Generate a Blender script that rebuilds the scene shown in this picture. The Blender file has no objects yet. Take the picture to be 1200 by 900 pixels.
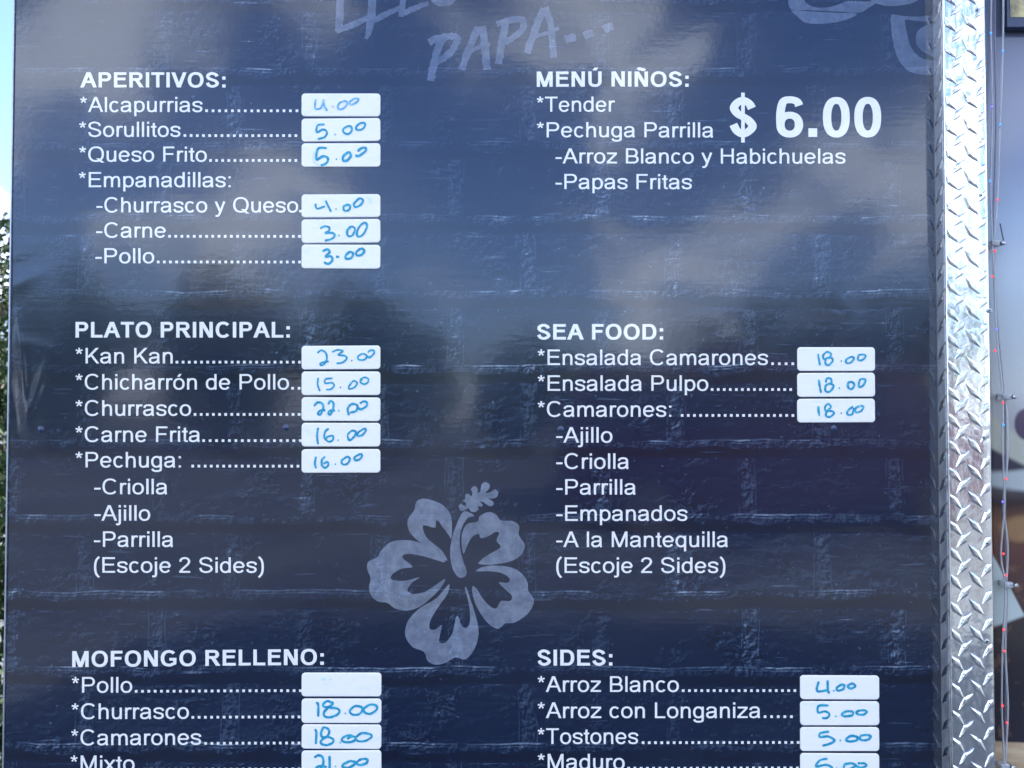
import bpy, bmesh, math, random
from mathutils import Vector, Matrix, noise

rad = math.radians
random.seed(7)
sc = bpy.context.scene
COL = sc.collection

# ------------------------------------------------------------------ camera
FPX, PITCH, DIST, CAMZ = 1000.0, rad(1.4), 1.0, 1.6
cam = bpy.data.cameras.new('camera')
cam.sensor_width = 36.0
cam.lens = 36.0 * FPX / 1200.0
cam.dof.use_dof = True
cam.dof.focus_distance = DIST
cam.dof.aperture_fstop = 9.0
cam.clip_start = 0.02
cam.clip_end = 2000.0
camo = bpy.data.objects.new('camera', cam)
camo.location = (0, -DIST, CAMZ)
camo.rotation_euler = (rad(90) + PITCH, 0, 0)
COL.objects.link(camo)
sc.camera = camo

# ------------------------------------------------------------------ sky, sun, exposure
SUN_ELEV, SUN_AZ = rad(28), rad(22)           # azimuth from +Y towards +X: the sun stands behind the trailer
world = bpy.data.worlds.new('World')
sc.world = world
world.use_nodes = True
wn, wl = world.node_tree.nodes, world.node_tree.links
wn.clear()
w_out = wn.new('ShaderNodeOutputWorld')
w_bg = wn.new('ShaderNodeBackground')
w_bg.inputs['Strength'].default_value = 0.075
w_sky = wn.new('ShaderNodeTexSky')
w_sky.sky_type = 'NISHITA'
w_sky.sun_disc = False
w_sky.sun_elevation = SUN_ELEV
w_sky.sun_rotation = SUN_AZ
w_sky.air_density = 1.0
w_sky.dust_density = 0.4
w_sky.ozone_density = 4.5
w_tc = wn.new('ShaderNodeTexCoord')
w_map = wn.new('ShaderNodeMapping')
w_map.inputs['Location'].default_value = (19.4, 27.7, 22.5)
w_map.inputs['Scale'].default_value = (1.0, 1.0, 1.5)
w_ns = wn.new('ShaderNodeTexNoise')
w_ns.inputs['Scale'].default_value = 5.0
w_ns.inputs['Detail'].default_value = 5.0
w_ns.inputs['Roughness'].default_value = 0.55
w_ns.inputs['Distortion'].default_value = 0.3
w_rmp = wn.new('ShaderNodeValToRGB')
w_rmp.color_ramp.elements[0].position = 0.49
w_rmp.color_ramp.elements[0].color = (0, 0, 0, 1)
w_rmp.color_ramp.elements[1].position = 0.585
w_rmp.color_ramp.elements[1].color = (1, 1, 1, 1)
w_mix = wn.new('ShaderNodeMix')
w_mix.data_type = 'RGBA'
w_mix.inputs['B'].default_value = (10.4, 11.6, 13.8, 1)      # sunlit cloud against the blue of the sky node
wl.new(w_tc.outputs['Generated'], w_map.inputs['Vector'])
wl.new(w_map.outputs['Vector'], w_ns.inputs['Vector'])
wl.new(w_ns.outputs['Fac'], w_rmp.inputs['Fac'])
wl.new(w_rmp.outputs['Color'], w_mix.inputs['Factor'])
w_bal = wn.new('ShaderNodeMix')                                # white balance of the blue sky
w_bal.data_type = 'RGBA'
w_bal.blend_type = 'MULTIPLY'
w_bal.inputs['Factor'].default_value = 1.0
w_bal.inputs['B'].default_value = (0.94, 0.92, 1.12, 1)
wl.new(w_sky.outputs['Color'], w_bal.inputs['A'])
wl.new(w_bal.outputs['Result'], w_mix.inputs['A'])
wl.new(w_mix.outputs['Result'], w_bg.inputs['Color'])
wl.new(w_bg.outputs['Background'], w_out.inputs['Surface'])

sun = bpy.data.lights.new('sun', 'SUN')
sun.energy = 5.0
sun.angle = rad(0.53)
sun.color = (1.0, 0.97, 0.93)
suno = bpy.data.objects.new('sun', sun)
sd = Vector((math.sin(SUN_AZ) * math.cos(SUN_ELEV), math.cos(SUN_AZ) * math.cos(SUN_ELEV), math.sin(SUN_ELEV)))
suno.rotation_euler = sd.to_track_quat('Z', 'Y').to_euler()
suno.location = (3, 12, 9)
COL.objects.link(suno)

sc.view_settings.view_transform = 'Standard'
sc.view_settings.look = 'None'
sc.view_settings.gamma = 1.0
sc.view_settings.use_curve_mapping = False
sc.view_settings.exposure = 2.28
sc.render.engine = 'CYCLES'
sc.cycles.max_bounces = 6
sc.cycles.transmission_bounces = 6
sc.cycles.caustics_reflective = False
sc.cycles.caustics_refractive = False

# ------------------------------------------------------------------ helpers
def at(px, py, Y=0.0):
    """photograph pixel -> point on the vertical plane y = Y"""
    a, b = (px - 600.0) / FPX, (py - 450.0) / FPX
    dx, dy, dz = a, math.cos(PITCH) + b * math.sin(PITCH), math.sin(PITCH) - b * math.cos(PITCH)
    t = (Y + DIST) / dy
    return Vector((dx * t, Y, CAMZ + dz * t))

def obj(name, verts, faces, mat=None, parent=None, smooth=False):
    me = bpy.data.meshes.new(name)
    me.from_pydata([tuple(v) for v in verts], [], faces)
    me.update()
    return link(name, me, mat, parent, smooth)

def link(name, me, mat=None, parent=None, smooth=False):
    if mat is not None and not me.materials:
        me.materials.append(mat)
    if smooth:
        me.polygons.foreach_set('use_smooth', [True] * len(me.polygons))
    o = bpy.data.objects.new(name, me)
    COL.objects.link(o)
    if parent is not None:
        o.parent = parent
    return o

def from_bm(name, bm, mat=None, parent=None, smooth=False):
    me = bpy.data.meshes.new(name)
    bm.to_mesh(me)
    bm.free()
    return link(name, me, mat, parent, smooth)

def tag(o, label, cat, group=None, kind=None):
    o['label'] = label
    o['category'] = cat
    if group:
        o['group'] = group
    if kind:
        o['kind'] = kind
    return o

def empty(name, loc, label, cat, group=None):
    o = bpy.data.objects.new(name, None)
    o.location = loc
    COL.objects.link(o)
    return tag(o, label, cat, group)

def box(bm, x0, x1, y0, y1, z0, z1):
    vs = [bm.verts.new(p) for p in ((x0, y0, z0), (x1, y0, z0), (x1, y1, z0), (x0, y1, z0),
                                    (x0, y0, z1), (x1, y0, z1), (x1, y1, z1), (x0, y1, z1))]
    for f in ((0, 3, 2, 1), (4, 5, 6, 7), (0, 1, 5, 4), (1, 2, 6, 5), (2, 3, 7, 6), (3, 0, 4, 7)):
        bm.faces.new([vs[i] for i in f])

def bevel(bm, w, seg=2):
    bmesh.ops.bevel(bm, geom=bm.edges[:], offset=w, segments=seg, affect='EDGES', profile=0.5)

def tube(pts, r, n=8):
    """verts, faces of a tube along pts; r a number or a list"""
    V, F = [], []
    pts = [Vector(p) for p in pts]
    for i, p in enumerate(pts):
        t = (pts[min(i + 1, len(pts) - 1)] - pts[max(i - 1, 0)]).normalized()
        u = t.cross(Vector((0.31, 0.9, 0.27))).normalized()
        w = t.cross(u)
        rr = r[i] if isinstance(r, (list, tuple)) else r
        for k in range(n):
            a = 2 * math.pi * k / n
            V.append(p + (u * math.cos(a) + w * math.sin(a)) * rr)
        if i:
            b, c = (i - 1) * n, i * n
            for k in range(n):
                F.append((b + k, b + (k + 1) % n, c + (k + 1) % n, c + k))
    F.append(tuple(range(n))[::-1])
    F.append(tuple(range(len(V) - n, len(V))))
    return V, F

def catmull(P, closed=False, n=6):
    P = [Vector(p) for p in P]
    if len(P) < 3:
        return P
    out, m = [], len(P)
    for i in range(m if closed else m - 1):
        g = (lambda k: P[k % m]) if closed else (lambda k: P[max(0, min(m - 1, k))])
        a, b, c, d = g(i - 1), g(i), g(i + 1), g(i + 2)
        for k in range(n):
            t = k / n
            out.append(0.5 * ((2 * b) + (c - a) * t + (2 * a - 5 * b + 4 * c - d) * t * t + (3 * b - a - 3 * c + d) * t ** 3))
    if not closed:
        out.append(P[-1])
    return out

# ------------------------------------------------------------------ materials
class NT:
    """small helper round a node tree"""
    def __init__(self, tree):
        self.t = tree
    def new(self, kind, **kw):
        n = self.t.nodes.new(kind)
        for k, v in kw.items():
            setattr(n, k, v)
        return n
    def put(self, sock, v):
        if isinstance(v, bpy.types.NodeSocket):
            self.t.links.new(v, sock)
        else:
            sock.default_value = v
    def m(self, op, a, b=0.0, c=0.0, clamp=False):
        n = self.new('ShaderNodeMath', operation=op, use_clamp=clamp)
        for i, v in enumerate((a, b, c)):
            self.put(n.inputs[i], v)
        return n.outputs[0]
    def ss(self, x, lo, hi):                       # smoothstep, lo -> 0, hi -> 1
        n = self.new('ShaderNodeMapRange', interpolation_type='SMOOTHSTEP')
        for k, v in (('Value', x), ('From Min', lo), ('From Max', hi)):
            self.put(n.inputs[k], v)
        return n.outputs[0]
    def noise(self, vec, scale, detail=2.0, rough=0.5, dist=0.0):
        n = self.new('ShaderNodeTexNoise')
        self.put(n.inputs['Vector'], vec)
        self.put(n.inputs['Scale'], scale)
        self.put(n.inputs['Detail'], detail)
        self.put(n.inputs['Roughness'], rough)
        self.put(n.inputs['Distortion'], dist)
        return n.outputs['Fac']
    def mapping(self, vec, loc=(0, 0, 0), scale=(1, 1, 1), rot=(0, 0, 0)):
        n = self.new('ShaderNodeMapping')
        self.put(n.inputs['Vector'], vec)
        n.inputs['Location'].default_value = loc
        n.inputs['Scale'].default_value = scale
        n.inputs['Rotation'].default_value = rot
        return n.outputs[0]
    def ramp(self, fac, stops):
        n = self.new('ShaderNodeValToRGB')
        e = n.color_ramp.elements
        while len(e) < len(stops):
            e.new(0.5)
        for k, (p, c) in enumerate(stops):
            e[k].position = p
            e[k].color = (*c, 1)
        self.put(n.inputs['Fac'], fac)
        return n.outputs['Color']
    def mix(self, fac, a, b):
        n = self.new('ShaderNodeMix', data_type='RGBA')
        self.put(n.inputs['Factor'], fac)
        self.put(n.inputs['A'], (*a, 1) if isinstance(a, tuple) else a)
        self.put(n.inputs['B'], (*b, 1) if isinstance(b, tuple) else b)
        return n.outputs['Result']

def material(name):
    m = bpy.data.materials.new(name)
    m.use_nodes = True
    t = m.node_tree
    return m, NT(t), t.nodes['Principled BSDF']

def plain(name, col, rough=0.5, metal=0.0, vary=0.12, scale=30.0, **kw):
    """principled with a mild noise variation of its colour"""
    m, N, p = material(name)
    co = N.new('ShaderNodeTexCoord').outputs['Object']
    f = N.noise(co, scale, 4.0, 0.6)
    lo = tuple(c * (1 - vary) for c in col)
    hi = tuple(min(1.0, c * (1 + vary)) for c in col)
    N.put(p.inputs['Base Color'], N.ramp(f, [(0.3, lo), (0.7, hi)]))
    p.inputs['Roughness'].default_value = rough
    p.inputs['Metallic'].default_value = metal
    for k, v in kw.items():
        p.inputs[k.replace('_', ' ')].default_value = v
    return m

# the picture printed on the vinyl wrap: a painted brick wall in navy, courses 88 mm, bricks 172 mm
Z_LINE = at(600, 79).z
COURSE = (Z_LINE - at(600, 870).z) / 9.0
X_JOINT = at(533, 40).x
BRICK = 0.1722

def brick_group():
    g = bpy.data.node_groups.new('brick_print', 'ShaderNodeTree')
    g.interface.new_socket('Color', in_out='OUTPUT', socket_type='NodeSocketColor')
    N = NT(g)
    out = N.new('NodeGroupOutput')
    co = N.new('ShaderNodeTexCoord').outputs['Object']
    s = N.new('ShaderNodeSeparateXYZ')
    N.put(s.inputs[0], co)
    x, z = s.outputs[0], s.outputs[2]
    nA = N.noise(co, 9.0, 3.0, 0.55)
    nB = N.noise(N.mapping(co, (5.2, 1.1, 8.7)), 11.0, 3.0, 0.55)
    zz = N.m('ADD', z, N.m('MULTIPLY', N.m('SUBTRACT', nA, 0.5), 0.014))
    xx = N.m('ADD', x, N.m('MULTIPLY', N.m('SUBTRACT', nB, 0.5), 0.016))
    v = N.m('DIVIDE', N.m('SUBTRACT', Z_LINE, zz), COURSE)
    row = N.m('FLOOR', v)
    fv = N.m('MULTIPLY', N.m('SUBTRACT', v, row), COURSE * 1000)          # mm below the bed line
    par = N.m('MULTIPLY', N.m('FLOORED_MODULO', row, 2.0), 0.5)
    u = N.m('ADD', N.m('DIVIDE', N.m('SUBTRACT', xx, X_JOINT), BRICK), N.m('SUBTRACT', 0.5, par))
    colm = N.m('FLOOR', u)
    fu = N.m('FRACT', u)
    dj = N.m('MULTIPLY', N.m('SUBTRACT', 0.5, N.m('ABSOLUTE', N.m('SUBTRACT', fu, 0.5))), BRICK * 1000)   # mm from a head joint
    n60 = N.noise(co, 55.0, 4.0, 0.6)
    n20 = N.noise(co, 22.0, 3.0, 0.5)
    jit = N.m('MULTIPLY', N.m('SUBTRACT', n60, 0.5), 18.0)
    jit2 = N.m('MULTIPLY', N.m('SUBTRACT', n20, 0.5), 22.0)
    # bed joint: a thin lit arris, a rough mortar band, the dark shadow below it
    arris = N.ss(N.m('ABSOLUTE', N.m('SUBTRACT', fv, 1.3)), 1.5, 0.5)
    arris2 = N.m('MULTIPLY', N.ss(N.m('ABSOLUTE', N.m('SUBTRACT', fv, 4.6)), 1.3, 0.4), 0.55)
    arris = N.m('MULTIPLY', N.m('MAXIMUM', arris, arris2), N.ss(n20, 0.42, 0.66))
    bedend = N.m('ADD', 10.0, jit2)
    bed = N.m('MULTIPLY', N.ss(fv, 0.5, 1.8), N.ss(N.m('SUBTRACT', fv, bedend), 1.0, -1.0))
    shade = N.m('MULTIPLY', N.ss(N.m('SUBTRACT', fv, bedend), -1.0, 1.2),
                N.ss(N.m('SUBTRACT', fv, N.m('ADD', 21.0, N.m('MULTIPLY', jit, 0.35))), 2.5, -1.5))
    head = N.m('MULTIPLY', N.ss(N.m('SUBTRACT', dj, N.m('ADD', 7.5, N.m('MULTIPLY', jit, 1.1))), 1.6, -1.6), N.ss(fv, 15.0, 24.0))
    headline = N.m('MULTIPLY', N.m('MULTIPLY', N.ss(N.m('ABSOLUTE', N.m('SUBTRACT', dj, 10.0)), 1.1, 0.3), N.ss(n20, 0.40, 0.60)), N.ss(fv, 15.0, 24.0))
    # lower arris of each brick
    low = N.m('MULTIPLY', N.m('MULTIPLY', N.ss(N.m('ABSOLUTE', N.m('SUBTRACT', fv, 24.0)), 1.3, 0.3), N.ss(n60, 0.5, 0.64)), 0.8)
    # embossed relief of the paint: the difference of one noise at two places
    wv = N.new('ShaderNodeTexNoise')
    N.put(wv.inputs['Vector'], co)
    wv.inputs['Scale'].default_value = 48.0
    wv.inputs['Detail'].default_value = 1.0
    wadd = N.new('ShaderNodeVectorMath', operation='MULTIPLY_ADD')
    N.put(wadd.inputs[0], wv.outputs['Color'])
    wadd.inputs[1].default_value = (0.016, 0.016, 0.016)
    N.put(wadd.inputs[2], co)
    wco = wadd.outputs[0]
    def emboss(scale, detail, off, stretch=(1, 1, 1)):
        a = N.noise(N.mapping(wco, (0, 0, 0), stretch), scale, detail, 0.6)
        b = N.noise(N.mapping(wco, (off[0] * stretch[0], 0, off[1] * stretch[2]), stretch), scale, detail, 0.6)
        return N.m('SUBTRACT', a, b)
    e1 = emboss(125.0, 3.0, (0.0015, -0.0017))
    e2 = emboss(42.0, 4.0, (0.0014, -0.0018), (0.6, 1, 1.2))
    e3 = emboss(26.0, 3.0, (0.0, 0.0014), (0.22, 1, 1.7))
    lump = N.ss(N.noise(N.mapping(co, (2, 0, 4)), 17.0, 2.0), 0.5, 0.66)
    mort = N.m('MAXIMUM', bed, head)
    # scattered short paint ridges
    ridge = N.m('MULTIPLY', N.ss(N.noise(N.mapping(co, (1, 0, 3), (0.12, 1, 1.6)), 120.0, 2.0, 0.5), 0.66, 0.73), 0.6)
    spk = N.m('MULTIPLY', N.ss(N.noise(N.mapping(co, (4, 0, 9)), 150.0, 1.0), 0.70, 0.76), 0.6)
    cid = N.new('ShaderNodeCombineXYZ')
    N.put(cid.inputs[0], colm)
    N.put(cid.inputs[1], row)
    wnz = N.new('ShaderNodeTexWhiteNoise', noise_dimensions='2D')
    N.put(wnz.inputs['Vector'], cid.outputs[0])
    per = N.m('MULTIPLY', N.m('SUBTRACT', wnz.outputs['Value'], 0.5), 0.05)
    fade = N.m('ADD', 0.42, N.m('MULTIPLY', N.ss(N.noise(N.mapping(co, (0.3, 0, 2.2)), 3.2, 2.0), 0.34, 0.62), 0.62))
    feat = N.m('MULTIPLY', arris, 0.44)
    feat = N.m('ADD', feat, N.m('ADD', N.m('MULTIPLY', bed, 0.02), N.m('MULTIPLY', head, 0.075)))
    feat = N.m('SUBTRACT', feat, N.m('MULTIPLY', shade, 0.15))
    feat = N.m('ADD', feat, N.m('MULTIPLY', headline, 0.15))
    feat = N.m('ADD', feat, N.m('MULTIPLY', low, 0.14))
    eamp = N.m('ADD', 0.10, N.m('ADD', N.m('ADD', N.m('MULTIPLY', bed, 0.75), N.m('MULTIPLY', head, 1.05)), N.m('MULTIPLY', lump, 0.75)))
    eamp = N.m('MULTIPLY', eamp, N.m('SUBTRACT', 1.0, N.m('MULTIPLY', shade, 0.85)))
    feat = N.m('ADD', feat, N.m('MULTIPLY', e1, eamp))
    feat = N.m('ADD', feat, N.m('MULTIPLY', e2, N.m('ADD', 0.5, N.m('MULTIPLY', lump, 1.1))))
    feat = N.m('ADD', feat, N.m('MULTIPLY', e3, 0.55))
    feat = N.m('ADD', feat, N.m('MULTIPLY', N.m('ADD', ridge, spk), 0.42))
    feat = N.m('ADD', N.m('MULTIPLY', feat, fade), per)
    t = N.m('ADD', 0.25, feat, clamp=True)
    c = N.ramp(t, [(0.0, (0.0008, 0.0028, 0.012)), (0.25, (0.0018, 0.0098, 0.035)), (0.5, (0.044, 0.070, 0.116)), (1.0, (0.36, 0.42, 0.50))])
    N.put(out.inputs[0], c)
    return g

BRICKS = brick_group()

def vinyl(name, lift=None, colour=None, rough=0.16):
    """glossy laminated wrap; lift = (colour, factor) lays a pale ghost print over the bricks"""
    m, N, p = material(name)
    co = N.new('ShaderNodeTexCoord').outputs['Object']
    if colour is None:
        g = N.new('ShaderNodeGroup', node_tree=BRICKS)
        c = g.outputs[0]
        if lift:
            mott = N.m('MULTIPLY', N.ss(N.noise(co, 60.0, 5.0, 0.65), 0.3, 0.7), 0.34)
            c = N.mix(N.m('ADD', lift[1] - 0.17, mott), c, lift[0])
            n = N.new('ShaderNodeMix', data_type='RGBA', blend_type='ADD')
            n.inputs['Factor'].default_value = 1.0
            N.put(n.inputs['A'], c)
            N.put(n.inputs['B'], g.outputs[0])
            c = n.outputs['Result']
    else:
        c = N.ramp(N.noise(co, 60.0, 3.0), [(0.3, tuple(k * 0.94 for k in colour)), (0.7, colour)])
    N.put(p.inputs['Base Color'], c)
    p.inputs['Roughness'].default_value = rough
    p.inputs['IOR'].default_value = 1.5
    p.inputs['Coat Weight'].default_value = 1.0
    p.inputs['Coat Roughness'].default_value = 0.06
    p.inputs['Coat IOR'].default_value = 1.44
    # orange peel and the fine horizontal drag of the squeegee
    b = N.new('ShaderNodeBump')
    b.inputs['Strength'].default_value = 0.05
    b.inputs['Distance'].default_value = 0.0006
    hgt = N.m('ADD', N.noise(co, 130.0, 2.0), N.m('MULTIPLY', N.noise(N.mapping(co, (0, 0, 0), (0.10, 1, 1)), 160.0, 2.0), 0.9))
    N.put(b.inputs['Height'], hgt)
    N.put(p.inputs['Normal'], b.outputs[0])
    N.put(p.inputs['Coat Normal'], b.outputs[0])
    return m

M = {}
M['wrap'] = vinyl('navy_brick_wrap')
M['ghost'] = vinyl('ghost_print', ((0.270, 0.292, 0.322), 0.54))
M['ghost2'] = vinyl('faint_ghost_print', ((0.170, 0.195, 0.238), 0.46))
M['white_ink'] = vinyl('white_lettering', colour=(0.93, 0.885, 0.82))

def aluminium(name, rough):
    m, N, p = material(name)
    co = N.new('ShaderNodeTexCoord').outputs['Object']
    f = N.noise(co, 26.0, 4.0, 0.6)
    N.put(p.inputs['Base Color'], N.ramp(f, [(0.28, (0.52, 0.53, 0.55)), (0.42, (0.80, 0.81, 0.83)), (0.7, (0.91, 0.92, 0.93))]))
    p.inputs['Metallic'].default_value = 1.0
    sc_ = N.noise(N.mapping(co, (0, 0, 0), (1, 1, 0.25)), 240.0, 3.0, 0.7)
    N.put(p.inputs['Roughness'], N.m('ADD', rough, N.m('MULTIPLY', N.ss(sc_, 0.4, 0.75), 0.16)))
    b = N.new('ShaderNodeBump')
    b.inputs['Strength'].default_value = 0.35
    b.inputs['Distance'].default_value = 0.0012
    N.put(b.inputs['Height'], N.noise(co, 62.0, 2.0, 0.5))
    N.put(p.inputs['Normal'], b.outputs[0])
    return m
M['alu'] = aluminium('polished_tread_aluminium', 0.11)
M['alu_dull'] = aluminium('scuffed_tread_aluminium', 0.46)
M['steel'] = plain('screw_steel', (0.45, 0.46, 0.48), 0.3, 1.0, scale=400)
M['edge'] = plain('edge_extrusion', (0.42, 0.45, 0.52), 0.35, 0.8, scale=60)
M['shell'] = plain('trailer_skin', (0.62, 0.63, 0.65), 0.35, 0.0, 0.05, 4, Coat_Weight=0.4)
M['rubber'] = plain('tyre_rubber', (0.025, 0.025, 0.026), 0.75)
M['rimmetal'] = plain('rim_metal', (0.55, 0.56, 0.58), 0.35, 1.0)
M['socket'] = plain('screw_recess', (0.03, 0.03, 0.035), 0.6)

def card_mat():
    m, N, p = material('white_label_vinyl')
    co = N.new('ShaderNodeTexCoord').outputs['Object']
    inf = N.new('ShaderNodeObjectInfo')
    v = N.new('ShaderNodeVectorMath', operation='ADD')
    N.put(v.inputs[0], co)
    N.put(v.inputs[1], inf.outputs['Location'])
    wipe = N.noise(N.mapping(v.outputs[0], (0, 0, 0), (0.6, 1, 1.4)), 48.0, 4.0, 0.6, 0.7)
    c = N.mix(N.m('MULTIPLY', N.ss(wipe, 0.50, 0.72), 0.45), (0.93, 0.885, 0.82), (0.74, 0.80, 0.80))
    spots = N.ss(N.noise(v.outputs[0], 330.0, 1.0), 0.76, 0.80)
    c = N.mix(N.m('MULTIPLY', spots, 0.25), c, (0.45, 0.46, 0.50))
    N.put(p.inputs['Base Color'], c)
    p.inputs['Roughness'].default_value = 0.22
    p.inputs['IOR'].default_value = 1.48
    return m
M['card'] = card_mat()

def ink_mat(name, pale):
    m, N, p = material(name)
    co = N.new('ShaderNodeTexCoord').outputs['Object']
    f = N.ss(N.noise(co, 260.0, 3.0, 0.6), 0.35, 0.68)
    a, b = (0.003, 0.25, 0.40), (0.04, 0.43, 0.58)
    if pale:
        a, b = (0.10, 0.37, 0.57), (0.30, 0.58, 0.74)
    N.put(p.inputs['Base Color'], N.mix(f, a, b))
    p.inputs['Roughness'].default_value = 0.35
    return m
M['ink'] = ink_mat('blue_marker', False)
M['ink_pale'] = ink_mat('worn_blue_marker', True)
M['smudge'] = plain('wiped_marker_smudge', (0.70, 0.80, 0.87), 0.3, 0, 0.05)

# ------------------------------------------------------------------ the ground
def ground():
    m, N, p = material('worn_asphalt')
    co = N.new('ShaderNodeTexCoord').outputs['Object']
    big = N.noise(co, 0.42, 5.0, 0.6)
    fine = N.noise(co, 60.0, 3.0, 0.7)
    c = N.ramp(big, [(0.36, (0.030, 0.034, 0.036)), (0.62, (0.115, 0.125, 0.127))])
    c = N.mix(N.m('MULTIPLY', N.ss(fine, 0.4, 0.7), 0.4), c, (0.125, 0.134, 0.136))
    N.put(p.inputs['Base Color'], c)
    p.inputs['Roughness'].default_value = 0.9
    b = N.new('ShaderNodeBump')
    b.inputs['Strength'].default_value = 0.4
    b.inputs['Distance'].default_value = 0.01
    N.put(b.inputs['Height'], fine)
    N.put(p.inputs['Normal'], b.outputs[0])
    S = 600
    o = obj('ground', [(-S, -S, 0), (S, -S, 0), (S, S, 0), (-S, S, 0)], [(0, 1, 2, 3)], m)
    o['kind'] = 'structure'
    o['label'] = 'worn grey asphalt lot the trailer stands on'
ground()

# ------------------------------------------------------------------ the trailer
trailer = empty('food_trailer', (0, 0, 0), 'food trailer wrapped in glossy navy brick print with a white lettered menu', 'food trailer')

XL = at(14, 300).x                              # left edge of the panel
XR = at(1098, 400).x                            # where the tread plate trim begins

def gauss(x, z, cx, cz, sx, sz, ang=0.0):
    dx, dz = x - cx, z - cz
    c, s = math.cos(ang), math.sin(ang)
    a, b = dx * c + dz * s, -dx * s + dz * c
    return math.exp(-(a / sx) ** 2 - (b / sz) ** 2)

CREASES = []
for (px, py, sx, sz, ang, amp) in ((26, 430, 0.0045, 0.045, 0.10, 0.0013), (42, 460, 0.006, 0.040, -0.35, 0.0011),
                                   (22, 330, 0.024, 0.0085, 0.5, 0.0008), (30, 310, 0.030, 0.011, 0.35, -0.0006),
                                   (36, 405, 0.030, 0.008, -0.25, 0.0009), (18, 480, 0.006, 0.030, 0.2, -0.0009),
                                   (60, 520, 0.02, 0.05, 0.3, 0.0007)):
    c_ = at(px, py)
    CREASES.append((c_.x, c_.z, sx, sz, ang, amp))

def bulge(x, z):
    """outward height of the wrap: slow oil-canning plus the lifted creases by the left edge"""
    h = 0.00115 * noise.noise(Vector((x * 4.2, 3.7, z * 4.6)))
    h += 0.00030 * noise.noise(Vector((x * 13.0, 8.1, z * 10.0)))
    if x < XL + 0.16:
        for c in CREASES:
            h += 0.33 * c[5] * gauss(x, z, *c[:5])
    return h

def axis(stops):
    out = [stops[0][0]]
    for (a, _), (b, n) in zip(stops, stops[1:]):
        out += [a + (b - a) * (k + 1) / n for k in range(n)]
    return out

xs = axis([(XL, 0), (XL + 0.10, 50), (XR, 150)])
zs = axis([(0.45, 0), (1.05, 30), (2.15, 200), (2.90, 30)])
V = [(x, -bulge(x, z), z) for z in zs for x in xs]
nx = len(xs)
F = [(j * nx + i, j * nx + i + 1, (j + 1) * nx + i + 1, (j + 1) * nx + i) for j in range(len(zs) - 1) for i in range(nx - 1)]
panel = obj('wall_panel', V, F, M['wrap'], trailer, True)
panel['label'] = 'navy wrap printed with a brick wall, white menu lettering and pale flower'

# shell of the trailer behind the panels
bm = bmesh.new()
box(bm, XL + 0.004, 5.2, 0.020, 2.2, 0.45, 2.90)
bevel(bm, 0.004, 1)
from_bm('body_shell', bm, M['shell'], trailer)
bm = bmesh.new()
box(bm, XL - 0.03, 5.23, -0.04, 2.23, 2.903, 2.96)
bevel(bm, 0.008, 2)
from_bm('roof', bm, M['shell'], trailer)
bm = bmesh.new()
box(bm, XL - 0.0018, XL - 0.0002, -0.002, 0.05, 0.45, 2.90)
from_bm('edge_strip', bm, M['edge'], trailer)
for wx in (2.0, 2.85):
    for wy in (0.16, 2.06):
        wv, wf = tube([(wx, wy - 0.11, 0.34), (wx, wy - 0.09, 0.34), (wx, wy + 0.09, 0.34), (wx, wy + 0.11, 0.34)], [0.30, 0.34, 0.34, 0.30], 28)
        w_ = obj('wheel', wv, wf, M['rubber'], trailer)
        rv, rf = tube([(wx, wy - 0.118, 0.34), (wx, wy + 0.118, 0.34)], 0.20, 24)
        obj('rim', rv, rf, M['rimmetal'], w_)

# ------------------------------------------------------------------ lettering: a grotesque alphabet drawn stroke by stroke
def arc(cx, cy, rx, ry, a0, a1, n=22, e=2.25):
    P = []
    for k in range(n + 1):
        a = rad(a0 + (a1 - a0) * k / n)
        c, s = math.cos(a), math.sin(a)
        P.append((cx + rx * math.copysign(abs(c) ** (2 / e), c), cy + ry * math.copysign(abs(s) ** (2 / e), s)))
    return P

CAP, XH = 716.0, 519.0

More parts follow.
